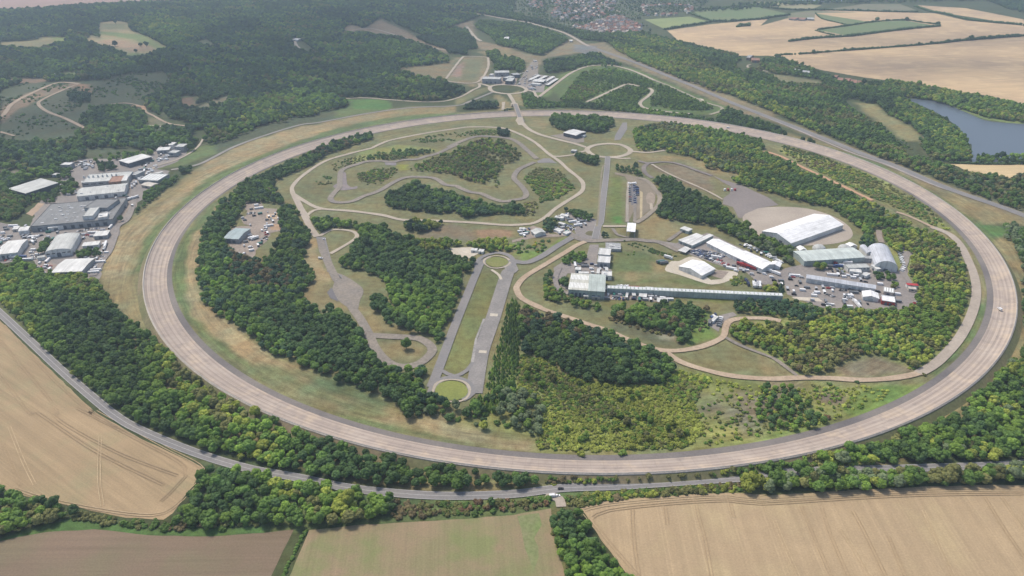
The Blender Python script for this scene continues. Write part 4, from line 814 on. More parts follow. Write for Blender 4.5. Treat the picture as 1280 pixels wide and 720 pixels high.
wood("I 1058,160 1100,178 1150,200 1200,222 1250,240 1300,258 1300,264 1250,247 1190,224 1120,198 1060,173", 'shrub', 4.5, (1.8,2.8), ((OL,3),(BR,2),(MD,2)), dens=.9, z=1)
wood("F8 1050,20 1090,0 1180,30 1280,30 I 1400,280 1400,420 G1 1224,420 F8 1224,350 1170,270 1130,180 1060,110", pal=((MD,3),(GY,3),(DK,2)), sp=6.6, size=(3,4.4), label='grey-green tree in the wood outside the right edge of the bowl')
# west hills
WL = "I -260,-6 -160,13 30,12 90,7 220,1 300,-6 645,-6 640,22 600,20 568,31 542,44 529,44 501,32 475,21 456,35 440,30 431,33 431,42 454,41 511,49 534,59 560,71 560,77 501,85 496,89 521,95 560,103 583,113 581,116 560,122 534,126 490,123 440,121 431,122 439,129 423,134 362,147 310,161 284,175 253,183 240,192 222,178 191,188 144,196 98,197 92,203 80,205 64,216 44,221 10,237 -20,250 -260,260"
HL = ("A0 480,110 560,100 620,110 640,150 720,180 820,235 700,280 640,285 600,270 540,240 410,205 440,170 480,185", "A0 0,205 180,195 200,180 330,182 330,200 190,245 0,235", "A0 310,355 500,340 420,365 340,378", "A0 40,380 260,382 180,405 40,398", "A0 960,205 1000,190 1080,240 980,225",
      "A0 0,440 120,400 380,393 520,388 620,360 800,350 830,390 840,440 700,480 700,520 760,560 940,600 900,630 720,625 690,580 650,545 450,570 400,560 400,640 360,690 0,698", "F6 0,0 200,0 0,60", "B0 0,175 90,165 130,190 0,215", "A0 870,470 960,465 960,520 1120,455 1100,500 1000,545 880,520", "A0 940,630 1000,625 990,680 950,680", "A1 210,185 250,190 370,280 330,270 230,230", "A0 905,320 935,320 930,370 905,370", "B0 400,80 520,60 740,70 740,85 560,118 420,118")
wood(WL, pal=((DK,4),(BL,3),(MD,4),(DB,1.2),(LT,1.6),(OL,.5)), sp=9.2, size=(4.2,6.4), holes=HL, dens=.93)
wood("A0 630,115 700,90 800,85 900,90 1000,120 1000,180 900,200 820,220 740,180 650,140", pal=((LT,4),(MD,2),(YG,1)), sp=11, size=(5,7))
wood("A0 0,440 120,400 380,395 520,390 620,360 800,350 830,390 840,440 700,480 640,500 400,470 400,640 360,690 0,698", 'shrub', 9, (2,4.5), ((DK,2),(MD,2)), dens=.22, z=1)
wood("A0 430,520 600,510 700,540 720,600 640,640 440,640 370,590 420,560", pal=((MD,4),(DK,2)), sp=8, size=(3.6,5))
wood("A0 330,455 430,450 440,490 350,490", pal=((DB,2),(DK,1)), sp=9, size=(4,6))
wood("A0 640,390 860,400 850,440 650,440", 'shrub', 9, (3,4.5), ((DK,2),(MD,1)), dens=.7)
wood("B0 -160,200 0,220 170,200 280,160 350,190 300,210 250,190 170,195 40,255 0,300", pal=((MD,3),(DK,3),(LT,1)), sp=7)
wood("A0 1280,600 1100,680 B0 1000,40 1280,-80 B1 100,-130 0,-60", pal=((MD,3),(LT,2)), sp=8, size=(3.6,5))
wood("A1 440,270 560,225 650,200 800,210 860,235 760,265 620,300 560,300", pal=((LT,2),(MD,4)), sp=10, size=(5,7))
wood("A1 30,500 200,440 420,470 480,500 300,560 60,610 -60,640 A0 1100,640 1180,560", pal=((LT,3),(MD,3),(YG,.8)), sp=8, size=(4,5.4))
wood("A1 60,90 300,80 420,110 380,190 200,200 40,170", pal=((LT,2),(MD,3),(OL,2)), sp=11, size=(4.6,6.2))
wood("A0 900,350 1100,330 1240,360 1200,450 1000,460 900,430", pal=((MD,3),(OL,2),(LT,2)), sp=10, size=(3.5,5))
wood("A1 815,180 900,178 1110,212 1112,232 1060,238 1062,262 970,255 960,235 860,205", pal=((DB,2),(DK,2)), sp=7.5, size=(4,5))
wood("A1 900,170 1000,135 1050,140 1095,185 1110,208 980,192", pal=((DK,2),(MD,1)), sp=8, size=(4,5))
wood("B0 380,95 560,85 700,75 740,70 740,88 560,118 400,125", pal=((LT,3),(MD,3)), sp=8, size=(2.6,4), dens=.5)
# estate
wood("B0 -160,290 40,275 120,300 100,380 30,410 0,400 -160,420", pal=((MD,3),(OL,2),(LT,1)), sp=6.5)
wood("E0 230,520 480,430 500,400 545,420 520,520 480,560 500,600 410,600 380,560 300,590 180,640", pal=((MD,3),(DK,3)), sp=6, size=(2.4,3.6))
wood("E0 560,420 650,400 690,420 680,510 600,525 550,500", pal=((MD,2),(DK,1),(LT,1)), sp=6, size=(2.8,3.8))
wood("E0 880,240 1010,230 1040,290 900,310", pal=((DB,2),(DK,2)), sp=6, size=(3,4))
wood("E0 575,300 630,295 635,330 580,335", pal=((DK,1),), sp=6)
wood("F7 -20,380 70,310 160,290 230,240 205,150 330,90 420,30 530,0 520,25 390,110 330,190 230,250 170,310 100,400 0,470", pal=((DK,3),(MD,3)), sp=5.6, size=(2.6,3.6), label='dark green tree in the row between the industrial estate and the grass bank')
wood("E1 370,310 440,310 400,390 360,390", pal=((DK,1),(MD,1)), sp=5)
wood("E1 660,375 760,355 930,380 920,410 820,430 700,430", pal=((DK,1),(MD,1)), sp=5, size=(2.2,3.2), label='dark bush-like tree among the white sheds of the industrial estate')
wood("E2 905,315 960,280 1000,290 990,320 920,330", pal=((DK,1),), sp=6)
wood("I 640,-6 900,-8 880,6 860,14 800,20 812,36 838,60 800,50 760,46 735,40 712,40 690,32 660,22 640,20", pal=((MD,3),(DK,3),(BL,1)), sp=13, size=(2.6,4.6), dens=.5, holes=("G6 620,240 760,230 850,170 1000,150 1224,240 1224,300 880,310 640,270",))
wood("G6 0,100 250,170 480,230 640,270 880,310 1224,300 G7 0,0 300,0 520,10 400,40 100,60 G6 1224,430 900,370 700,350 500,260 350,220 200,190 0,150", pal=((MD,3),(DK,4)), sp=8.5, size=(4,5.6))
wood("I 860,14 930,5 1130,-3 1400,-6 1400,-1 1150,2 1000,6 900,14", pal=((DK,3),(MD,3),(BL,2)), sp=16, size=(4.5,6.5), dens=.7)
wood("I 1233,0 1400,-6 1400,20 1280,16 1255,9", pal=((DK,3),(BL,2)), sp=12, size=(4.5,6.5), dens=.9)
# ------------------------------------------------------------------ scatter
KEEP = []                                   # footprints kept clear of trees: (x, y, radius)
def clear(x, y, r): KEEP.append((x, y, r))
EXCL = []
SINGLE = []                                 # lone trees : pixel, kind, radius, colour, label
for a in (("I 508,436", 'broad', 5.6, MD, 'lone round tree on the tan lawn inside the teardrop of the west track'),
          ("C3 797,503", 'shrub', 2.4, OL, 'small dark bush beside the pale infield track at the right of the bowl'),
          ("C3 470,535", 'shrub', 2.6, DK, 'lone bush on the edge of the infield trail near the bottom right'),
          ("D3 290,45", 'shrub', 3.4, RB, 'dark purple-brown bush at the edge of the scrub, bottom right of the bowl'),
          ("D2 505,200", 'shrub', 4.6, LT, 'round bush overhanging the inner edge of the bowl track'),
          ("D2 330,200", 'shrub', 4, YG, 'yellow-green bush touching the inner edge of the bowl track'),
          ("D1 862,55", 'broad', 4.2, DK, 'lone dark tree on the slope inside the bottom of the bowl'),
          ("D1 1010,90", 'broad', 4.4, YG, 'pale yellow-green tree inside the bottom of the bowl'),
          ("D1 220,135", 'conifer', 2, DK, 'small conifer on the bank outside the bowl'),
          ("D1 420,140", 'shrub', 3, DK, 'dark bush on the outer rim of the bowl'),
          ("A0 560,225", 'broad', 9, DB, 'dark tree pair alone on the sunlit slope in the hills'),
          ("A0 683,225", 'broad', 7, DB, 'left dark tree of two on the sunlit hill slope'), ("A0 712,228", 'broad', 8, DB, 'right dark tree of two on the sunlit hill slope'),
          ("A0 660,255", 'broad', 6, DB, 'small dark tree low on the sunlit hill slope'), ("A0 780,250", 'broad', 6, DB, 'dark tree at the right end of the sunlit hill slope'), ("A0 560,115", 'broad', 7, DB, 'dark tree at the top of the sunlit hill slope'),
          ("A0 345,165", 'broad', 9, YG, 'bright yellow-green tree in the far woods on the left'),
          ("A0 412,485", 'broad', 7, DB, 'dark round tree inside the quarry track loop'),
          ("A3 258,262", 'broad', 6, DK, 'dark tree at the left of the long field hedge'), ("A3 409,245", 'broad', 5, DK, 'left one of a pair of trees in the long field hedge'), ("A3 446,244", 'broad', 5, DK, 'right one of a pair of trees in the long field hedge'),
          ("A3 567,103", 'broad', 9, DK, 'dark tree standing above the green pasture hedge'), ("A3 770,220", 'broad', 5, DK, 'lone tree in the middle of the long field hedge'), ("A3 828,214", 'broad', 5, DK, 'lone tree right of the middle of the long field hedge'),
          ("A3 710,100", 'broad', 8, DK, 'dark tree at the top edge of the green pasture'), ("A3 860,125", 'broad', 9, DK, 'dark tree at the right tip of the green pasture'),
          ("A3 1020,196", 'broad', 8, DK, 'tree in the right part of the long field hedge'), ("A3 1110,190", 'broad', 6, DK, 'tree near the right end of the long field hedge'),
          ("G3 1062,606", 'broad', 3.4, DB, 'small dark tree beside the loop track above the parking yard'),
          ("B3 1170,110", 'broad', 6, DB, 'dark tree on the lake shore')):
    SINGLE.append(a)
def scatter():
    allp = []
    rd = []
    for a, w, nm in ROADS:
        rd.append((a[::2], w-(2.6 if nm == 'public_road' else 0)))
        if nm not in ('public_road', 'quarry_track', 'hangar_lane', 'wood_clear', 'layby') and a[:,1].mean() > 700:
            el = HC/np.hypot(a[:,0], a[:,1]); d = a/np.hypot(a[:,0], a[:,1])[:,None]
            for h in (2.0, 4.2): rd.append(((a-d*(h/el)[:,None])[::2], w-(1 if nm == 'red_trail' else 5)))
    for wi, w in enumerate(WOODS):
        q = np.array(w['poly']); lo, hi = q.min(0), q.max(0); hi = np.minimum(hi, [6000, 7000]); lo = np.maximum(lo, [-6000, 0])
        sp = w['sp']; gx = np.arange(lo[0], hi[0]+sp, sp); gy = np.arange(lo[1], hi[1]+sp, sp*.9)
        if len(gx)*len(gy) > 4e6 or not len(gx) or not len(gy): continue
        X, Y = np.meshgrid(gx, gy); X = X+(np.arange(len(gy)) % 2)[:,None]*sp*.5
        J = .18 if w['kind'] == 'conifer' else .36
        X = X+RS.uniform(-J, J, X.shape)*sp; Y = Y+RS.uniform(-J, J, Y.shape)*sp; X = X.ravel(); Y = Y.ravel()
        k = inpoly(X, Y, w['poly']); X, Y = X[k], Y[k]
        for h in w['holes']: k = ~inpoly(X, Y, h); X, Y = X[k], Y[k]
        if w['dens'] < 1:
            nz = .5+.25*np.sin(X*.045+wi)+.25*np.sin(Y*.05+X*.02+wi*2); k = RS.uniform(0, 1, len(X)) < np.clip(w['dens']+(nz-.5)*.9, 0, 1); X, Y = X[k], Y[k]
        if not len(X): continue
        keep = np.ones(len(X), bool); bx0, bx1, by0, by1 = X.min(), X.max(), Y.min(), Y.max()
        for a, wd in rd:
            m = (a[:,0] > bx0-20) & (a[:,0] < bx1+20) & (a[:,1] > by0-20) & (a[:,1] < by1+20)
            b = a[m]
            for c0 in range(0, len(b), 64):
                c = b[c0:c0+64]; d2 = (X[:,None]-c[:,0])**2+(Y[:,None]-c[:,1])**2; keep &= d2.min(1) > (wd/2+(1.2 if w['kind'] == 'shrub' else 2.6)+.3*w['size'][0])**2
        for x, y, r in KEEP:
            if bx0-r < x < bx1+r and by0-r < y < by1+r: keep &= (X-x)**2+(Y-y)**2 > r*r
        # never on the bowl itself
        t = np.arctan2(Y-CY, X-CX); rr = np.hypot(X-CX, Y-CY); idx = ((t+math.pi)/(2*math.pi)*720).astype(int) % 720
        keep &= ~((rr > RS_[idx]-3) & (rr < RO[idx]+(2.2 if w['kind'] == 'shrub' else 5)))
        X, Y = X[keep], Y[keep]; n = len(X)
        t = np.arctan2(Y-CY, X-CX); rr = np.hypot(X-CX, Y-CY)-RO[((t+math.pi)/(2*math.pi)*720).astype(int) % 720]; ZZ = np.where(rr > 0, np.interp(rr, [.8, 2.6, 4.6, 7.5], [4.0, 2.9, 1.2, 0]), 0)
        sz = RS.uniform(w['size'][0], w['size'][1], n)*np.exp(RS.normal(0, .13, n)); pw = np.array([p[1] for p in w['pal']], float); pw /= pw.sum()
        # neighbouring trees tend to share a species
        cl = (np.sin(X*.021+wi*3)+np.sin(Y*.027+wi)+np.sin((X+Y)*.06))/6+.5; u = np.clip(.72*cl+.28*RS.uniform(0, 1, n)+RS.uniform(-.08, .08, n), 0, .9999)
        # flatten the distribution
        if n > 3: rk = np.argsort(np.argsort(u))/n
        else: rk = RS.uniform(0, 1, n)
        ci = np.searchsorted(np.cumsum(pw), rk).clip(0, len(pw)-1); c = np.array([p[0] for p in w['pal']])[ci]*RS.uniform(.8, 1.22, (n, 1))*(1+.16*np.sin(X*.013+1)*np.sin(Y*.009)+.12*np.sin(X*.031+Y*.017))[:,None]
        for i in range(n): allp.append((X[i], Y[i], sz[i], c[i], wi, ZZ[i]))
    return allp
# ------------------------------------------------------------------ buildings
def cladding(name, c, sc=1.2, amp=.14, rough=.6, metal=0, spec=.3):
    m, t, b = nt(name); p = objc(t); sx = t.nodes.new('ShaderNodeSeparateXYZ'); t.links.new(p, sx.inputs[0])
    w = mathn(t, 'SINE', mathn(t, 'MULTIPLY', sx.outputs[0], 6.283/sc), None)
    f = mathn(t, 'MULTIPLY', rng(t, w, 1-amp*.5, 1+amp*.4, -1, 1), rng(t, noise(t, .09, 4, p), .84, 1.1)); f = mathn(t, 'MULTIPLY', f, rng(t, noise(t, .7, 3, p), .93, 1.06)); sm_ = mathn(t, 'ABSOLUTE', mathn(t, 'SUBTRACT', mathn(t, 'FRACT', mathn(t, 'DIVIDE', sx.outputs[0], 6.0), None), .5), None); f = mathn(t, 'MULTIPLY', f, rng(t, sm_, 1, .84, .42, .47)); st_ = t.nodes.new('ShaderNodeMapping'); st_.inputs['Scale'].default_value = (.5, .06, .06); t.links.new(p, st_.inputs[0]); f = mathn(t, 'MULTIPLY', f, rng(t, noise(t, 1, 4, st_.outputs[0]), .82, 1.08, .3, .6))
    t.links.new(mulcol(t, c, f), b.inputs['Base Color']); b.inputs['Roughness'].default_value = rough; b.inputs['Metallic'].default_value = metal; b.inputs['Specular IOR Level'].default_value = spec
    return m
RW = cladding('roof_white', (.60,.60,.58)); RP = cladding('roof_pale_grey', (.46,.47,.45)); RG = cladding('roof_grey', (.36,.37,.37)); RD = cladding('roof_dark', (.17,.175,.18), 3); RGB_ = cladding('roof_grey_green', (.40,.45,.42)); RBL = cladding('roof_blue_grey', (.30,.37,.38)); RT = cladding('roof_tent', (.80,.80,.79), 5, .06); RBR = cladding('roof_brick_red', (.3,.16,.11)); RTL = cladding('roof_silver', (.48,.5,.54), 1.5)
WW = cladding('wall_white', (.66,.66,.64)); WG = cladding('wall_grey', (.34,.35,.36)); WD = cladding('wall_dark', (.1,.11,.13)); WGG = cladding('wall_grey_green', (.38,.44,.42)); WBK = cladding('wall_brick', (.28,.17,.12)); WCR = cladding('wall_cream', (.5,.46,.4))
DOORM = plain('door_metal', (.12,.14,.17), .5); DOORW = plain('door_pale', (.45,.47,.48), .5); GLASS = plain('window_glass', (.03,.04,.05), .1, .6); SKYL = plain('skylight_sheet', (.85,.85,.83), .3, .5); REDP = plain('red_paint', (.4,.035,.03), .4); VENT = plain('vent_metal', (.55,.56,.56), .4, .5)
def rect_from(s, h):
    A, B, C = (np.array(p) for p in P(s, h)); u = B-A; L = np.linalg.norm(u); u /= L; v = np.array([-u[1], u[0]]); D = (C-B).dot(v)
    if D < 0: v = -v
    D = max(abs(D), 3.5)
    c = A+u*L/2+v*D/2; return c, L, D, math.atan2(u[1], u[0])
def building(s, h, label, roof='flat', rise=0, wm=WW, rm=RW, name='industrial_shed', cat='shed', doors=1, windows=0, group=None, vents=0, skylights=0, grp=None, open_front=False, dm=DOORM, vent_mat=VENT, cap=None):
    c, L, D, a = rect_from(s, h); o = empty(name, (c[0], c[1], 0), a); tag(o, label, cat, grp)
    x, y = L/2, D/2; n = min(60, max(1, int(max(x, y)/min(x, y)+.5))); ca, sa = math.cos(a), math.sin(a)
    for k in range(n):
        q = (k+.5)/n*2-1; lx, ly = (q*x, 0) if x > y else (0, q*y); clear(c[0]+lx*ca-ly*sa, c[1]+lx*sa+ly*ca, min(x, y)*1.25+2.5)
    w = MB()
    if roof == 'gable_x': prof = [(-y, -.5), (-y, h), (0, h+rise), (y, h), (y, -.5)]; w.prism(prof, 'x', -x, x)
    elif roof == 'gable_y': prof = [(-x, -.5), (-x, h), (0, h+rise), (x, h), (x, -.5)]; w.prism(prof, 'y', -y, y)
    elif roof in ('arch_y', 'arch_x'):
        m = 12; e = x if roof == 'arch_y' else y
        prof = [(-e, -.5)]+[(-e*math.cos(math.pi*i/m), h+rise*math.sin(math.pi*i/m)) for i in range(m+1)]+[(e, -.5)]
        w.prism(prof, 'y' if roof == 'arch_y' else 'x', -(y if roof == 'arch_y' else x), (y if roof == 'arch_y' else x))
    elif open_front:
        t = min(.6, x*.1)
        for sx_ in (-1, 1):
            for sy_ in (-1, 1): w.box(sx_*x-t*(sx_ > 0), sx_*x+t*(sx_ < 0), sy_*y-t*(sy_ > 0), sy_*y+t*(sy_ < 0), -.5, h)
        w.box(-x, x, y-t, y-.01, -.5, h*.98) if D > 6 else None
    else: w.box(-x, x, -y, y, -.5, h)
    w.build('wall', wm, o)
    r = MB(); ov = .5; th = .28
    if roof == 'gable_x':
        k = rise/y
        for sg in (-1, 1): r.prism([(sg*(y+ov), h-k*ov+.06), (sg*(y+ov), h-k*ov+th+.06), (0, h+rise+th+.06), (0, h+rise+.06)], 'x', -x-ov, x+ov)
    elif roof == 'gable_y':
        k = rise/x
        for sg in (-1, 1): r.prism([(sg*(x+ov), h-k*ov+.06), (sg*(x+ov), h-k*ov+th+.06), (0, h+rise+th+.06), (0, h+rise+.06)], 'y', -y-ov, y+ov)
    elif roof in ('arch_y', 'arch_x'):
        e = x if roof == 'arch_y' else y; m = 12
        outer = [(-(e+.25)*math.cos(math.pi*i/m), h+.05+(rise+.25)*math.sin(math.pi*i/m)) for i in range(m+1)]; inner = [(-(e+.04)*math.cos(math.pi*i/m), h+.05+(rise+.04)*math.sin(math.pi*i/m)) for i in range(m+1)]
        for i in range(m): r.prism([inner[i], outer[i], outer[i+1], inner[i+1]], 'y' if roof == 'arch_y' else 'x', -(y if roof == 'arch_y' else x)-.3, (y if roof == 'arch_y' else x)+.3)
    elif roof == 'mono': r.add([(-x-ov, -y-ov, h+.03), (x+ov, -y-ov, h+.03), (x+ov, y+ov, h+rise), (-x-ov, y+ov, h+rise), (-x-ov, -y-ov, h+.4), (x+ov, -y-ov, h+.4), (x+ov, y+ov, h+rise+.4), (-x-ov, y+ov, h+rise+.4)], [(0,3,2,1), (4,5,6,7), (0,1,5,4), (1,2,6,5), (2,3,7,6), (3,0,4,7)])
    else:
        r.box(-x-.15, x+.15, -y-.15, y+.15, h+.01, h+.35)
        if cap: pass
        if min(x, y) > 5:
            for q in ((-x-.15, x+.15, -y-.15, -y+.25), (-x-.15, x+.15, y-.25, y+.15), (-x-.15, -x+.25, -y+.25, y-.25), (x-.25, x+.15, -y+.25, y-.25)): r.box(*q, h+.35, h+.8)
    ro = r.build('roof', rm, o)
    def zr(px_, py_):
        if roof == 'gable_x': return h+rise*(1-abs(py_)/y)+.35
        if roof == 'gable_y': return h+rise*(1-abs(px_)/x)+.35
        return h+.35
    fx = -y if roof != 'gable_yy' else -y
    for k in range(doors):
        q = MB(); wd = min(4.5, L/(doors+1)*.6); cx = -x+L*(k+1)/(doors+1); q.box(cx-wd/2, cx+wd/2, -y-.09, -y-.01, 0, min(h*.72, 4.6)); q.build('roller_door', dm, o)
    if windows:
        wd = L/windows
        for k in range(windows):
            q = MB(); cx = -x+wd*(k+.5); q.box(cx-wd*.32, cx+wd*.32, -y-.07, -y-.01, h*.62, h*.62+1.1); q.build('window', GLASS, o)
    rs = random.Random(int(L*97+D))
    for k in range(vents):
        q = MB(); vx, vy = rs.uniform(-.85, .85)*x, rs.uniform(-.8, .8)*y; zz = zr(vx, vy)-.3; e = rs.uniform(.7, 2.0); q.box(vx-e, vx+e, vy-e*.6, vy+e*.6, zz, zz+rs.uniform(.5, 1.3)); q.build('roof_vent', vent_mat, o)
    if skylights:
        nx = skylights; ny = 2 if roof == 'gable_x' else 1
        for i in range(nx):
            for sg in ((-1, 1) if ny == 2 else (0,)):
                cx = -x+L*(i+.5)/nx; e = min(1.1, L/nx*.25); q = MB()
                if ny == 2:
                    a0, a1 = sg*y*.2, sg*y*.8; z0, z1 = h+rise*(.8)+.37, h+rise*.2+.37
                    q.add([(cx-e, a0, z0), (cx+e, a0, z0), (cx+e, a1, z1), (cx-e, a1, z1), (cx-e, a0, z0+.1), (cx+e, a0, z0+.1), (cx+e, a1, z1+.1), (cx-e, a1, z1+.1)], [(0,3,2,1), (4,5,6,7), (0,1,5,4), (1,2,6,5), (2,3,7,6), (3,0,4,7)])
                else: q.box(cx-e, cx+e, -y*.75, y*.75, h+.36, h+.5)
                q.build('skylight', SKYL, o)
    return o
# industrial estate on the left
building("E0 75,475 230,518 480,415", 8, 'large flat-roofed pale grey shed with dark walls apart among trees, left industrial estate', 'mono', .6, WD, RP, doors=2)
building("E0 690,545 1118,500 1105,430", 7, 'long white-walled factory shed with a silvery gabled roof, middle of the left industrial estate', 'gable_x', 3, WW, RP, doors=4, vents=5)
b = building("E0 735,425 1140,395 1190,320", 8, 'long low works with a row of white chimney cones on its pale roof', 'flat', 0, WG, RP, doors=0, windows=6)
for k in range(8):
    q = MB(); q.cyl(-34+k*6.5, 3, 1.7, 8.3, 12, 8, 0, .7); q.build('roof_cowl', RW, b)
building("E0 978,420 1088,410 1085,362", 8.6, 'red-brown brick block attached to the works with the chimney cones', 'flat', 0, WBK, RBR, doors=1, windows=3)
building("E0 1092,405 1140,400 1135,360", 9, 'cream block at the end of the brick block, left industrial estate', 'flat', 0, WCR, RW, doors=1)
building("E0 735,428 815,415 812,395", 5, 'small white flat-roofed annexe at the left end of the works with the chimney cones', 'flat', 0, WW, RW, doors=1)
building("B0 148,440 545,405 562,305", 7.5, 'very wide warehouse with a dark slate-coloured flat roof dotted with pale rooflights, left industrial estate', 'flat', 0, WG, RD, name='warehouse', cat='warehouse', doors=9, vents=44, dm=WD)
building("B0 408,350 520,350 530,308", 12, 'dark-topped tower block rising through the dark warehouse roof', 'flat', 0, WG, RD, doors=0, windows=4)
building("B0 400,392 450,388 455,348", 12.5, 'pale cube on the dark warehouse roof beside the tower block', 'flat', 0, WW, RP, doors=0)
building("B0 475,398 520,392 522,372", 11, 'small white cube on the right edge of the dark warehouse roof', 'flat', 0, WW, RW, doors=0, vents=2)
building("B0 232,448 305,436 303,425", 5, 'low white lean-to in front of the dark warehouse', 'flat', 0, WW, RW, doors=1)
building("E1 405,405 640,378 685,240", 7, 'big hall with a curved pale roof and a white lower front, left industrial estate', 'arch_y', 3.2, WW, RP, name='curved_roof_hall', cat='hall', doors=1, windows=5)
building("E1 335,450 400,440 405,425", 4, 'small pale annexe at the left corner of the curved-roof hall', 'gable_x', 1, WW, RP, doors=0)
building("E1 465,582 735,570 765,456", 6, 'white square-plan shed at the bottom of the industrial estate, trees in front', 'gable_x', 1.4, WG, RW, doors=1)
building("E1 -25,420 155,400 215,285", 7, 'white-roofed shed cut by the left edge of the photo', 'gable_x', 1.6, WW, RW, doors=3)
building("E1 842,255 962,245 972,208", 4.5, 'small white shed above the other small one, right side of the industrial estate', 'mono', .5, WG, RW, doors=1)
building("E1 740,345 885,330 887,303", 4.5, 'small white shed with a bush belt in front, right side of the industrial estate', 'mono', .5, WW, RW, doors=1)
building("E1 165,215 255,205 262,168", 4, 'rounded white marquee beside the dark warehouse', 'arch_x', 1.8, WW, RW, name='marquee', cat='marquee', doors=0)
building("E1 108,195 158,190 160,165", 3.5, 'small cream cabin left of the rounded marquee', 'flat', 0, WCR, RW, doors=1)
building("E2 350,222 435,248 640,188", 7, 'long dark-walled shed with a clean white roof near the top of the industrial estate', 'mono', .5, WD, RW, doors=2)
building("E2 525,398 700,405 755,342", 5, 'striped flat-roofed building at the right tip of the industrial estate', 'flat', 0, WG, RP, doors=3, skylights=6)
building("E2 660,338 740,322 790,312", 4, 'thin white canopy behind the striped flat-roofed building', 'mono', .3, WG, RW, doors=0)
building("E2 550,440 640,455 645,420", 4, 'pinkish cream hut below the striped flat-roofed building', 'gable_x', 1, WCR, WCR, doors=1)
building("E2 690,132 800,125 830,100", 6, 'white-roofed workshop at the top right of the industrial estate', 'mono', .5, WG, RW, doors=2)
building("E2 850,100 930,100 900,72", 9, 'tall grey box with a pale roof at the top right corner of the industrial estate', 'flat', 0, WG, RP, doors=1)
building("E2 800,85 840,80 850,65", 7, 'small white box beside the tall grey one', 'flat', 0, WW, RW, doors=0)
building("E2 790,150 860,155 870,130", 6, 'small pale block in front of the tall grey box', 'flat', 0, WG, RP, doors=1, vents=2)
building("E0 542,262 628,262 632,240", 7, 'small square grey tower-like building with a white roof near the trees', 'flat', 0, WG, RW, doors=1)
building("E0 465,350 520,352 520,335", 4, 'little grey hut behind the big pale shed', 'flat', 0, WG, RP, doors=1)
building("E2 445,350 500,355 500,312", 6, 'grey silo-like block at the right end of the works with the chimney cones', 'flat', 0, WG, RG, doors=0)
# yard shed inside the wood
building("G8 212,418 345,425 398,330", 6, 'blue-grey shed in the gravel yard inside the wood', 'gable_x', 1.8, WG, RBL, doors=2)
# north cluster
building("E3 235,280 395,283 397,262", 10, 'large grey box building at the left of the north cluster', 'flat', 0, WG, RP, name='test_building', cat='building', doors=3)
building("E3 350,225 480,222 520,202", 9, 'grey building at the back of the north cluster', 'flat', 0, WG, RP, name='test_building', cat='building', doors=1, windows=4)
building("E3 420,268 465,275 495,252", 8, 'small grey block in the middle of the north cluster', 'flat', 0, WG, RP, name='test_building', cat='building', doors=1)
building("E3 443,298 505,300 540,270", 8, 'dark-fronted grey block nearest the roundabout in the north cluster', 'flat', 0, WD, RP, name='test_building', cat='building', doors=1)
building("E3 520,245 580,240 590,222", 7, 'low dark block at the right end of the north cluster', 'flat', 0, WD, RG, name='test_building', cat='building', doors=1)
building("E3 298,240 325,242 328,232", 9, 'white dome-like hut behind the grey box of the north cluster', 'flat', 0, WW, RW, name='hut', cat='hut', doors=0)
building("E3 680,302 785,308 805,285", 5, 'white open-sided canopy in the north parking ground', 'flat', 0, WD, RW, name='canopy', cat='canopy', doors=0, open_front=True)
for i, (q, l) in enumerate((("E3 650,285 735,245 752,252", 'first'), ("E3 720,290 800,250 818,256", 'second'), ("E3 790,300 866,255 882,262", 'third'), ("E3 810,332 900,275 915,281", 'last'))):
    building(q, 3.2, 'white carport strip, %s from the left of the row in the north parking ground' % l, 'mono', .2, WG, RW, name='carport', cat='carport', doors=0, open_front=True)
building("E3 670,322 750,330 752,318", 3.5, 'low white strip building in front of the north canopy', 'flat', 0, WW, RW, doors=0)
building("G6 0,352 40,352 60,332", 7, 'white building alone in the far wood beyond the north cluster', 'gable_x', 1.5, WW, RW, doors=1)
building("G6 590,368 615,368 618,358", 4, 'tiny white hut beside the far straight', 'gable_x', 1, WW, RW, name='hut', cat='hut', doors=0)
building("F4 1040,402 1150,428 1220,392", 6.5, 'dark-walled workshop with a white roof beside the trees inside the top of the bowl', 'gable_x', 1, WD, RW, doors=2)
building("F4 1200,428 1222,432 1224,418", 3, 'small white cabin behind the dark-walled workshop', 'flat', 0, WW, RW, doors=0, name='cabin', cat='cabin')
building("F4 1105,565 1150,570 1153,556", 3, 'small pale kiosk beside the link road', 'flat', 0, WG, RP, doors=1, name='kiosk', cat='kiosk')
# centre
building("E4 170,205 208,238 285,205", 4, 'white bungalow with a gabled roof by the loop track', 'gable_x', 2, WW, RP, name='bungalow', cat='bungalow', doors=1, windows=2)
building("E4 65,188 115,190 118,178", 3, 'small white cabin left of the bungalow', 'flat', 0, WW, RW, name='cabin', cat='cabin', doors=1)
for i, (q, l) in enumerate((("E4 382,85 460,95 470,78", 'back left'), ("E4 405,75 430,80 440,68", 'small rear'), ("E4 430,65 500,78 512,62", 'back right'), ("E4 415,135 465,150 475,138", 'front'))):
    building(q, 3.5, '%s white cabin of the cluster beside the dark parking yard' % l, 'flat', 0, WW, RW, name='cabin', cat='cabin', doors=1)
building("E4 375,195 430,215 445,190", 2.6, 'white slab-like store on the pale yard, left one', 'flat', 0, WW, RW, name='store', cat='store', doors=0)
building("E4 455,222 490,235 520,212", 2.6, 'white slab-like store on the pale yard, right one', 'flat', 0, WW, RW, name='store', cat='store', doors=0)
building("G5 455,645 532,650 533,572", 7.5, 'square white canopy on posts at the end of the test ground', 'flat', 0, WG, RT, name='canopy', cat='canopy', doors=0, open_front=True)
building("E5 348,290 395,310 520,235", 4, 'first white-roofed strip of three joined panel sheds', 'mono', .3, WGG, RW, name='panel_shed', doors=1)
building("E5 402,312 430,322 560,252", 4, 'second white-roofed strip of three joined panel sheds', 'mono', .3, WGG, RW, name='panel_shed', doors=1)
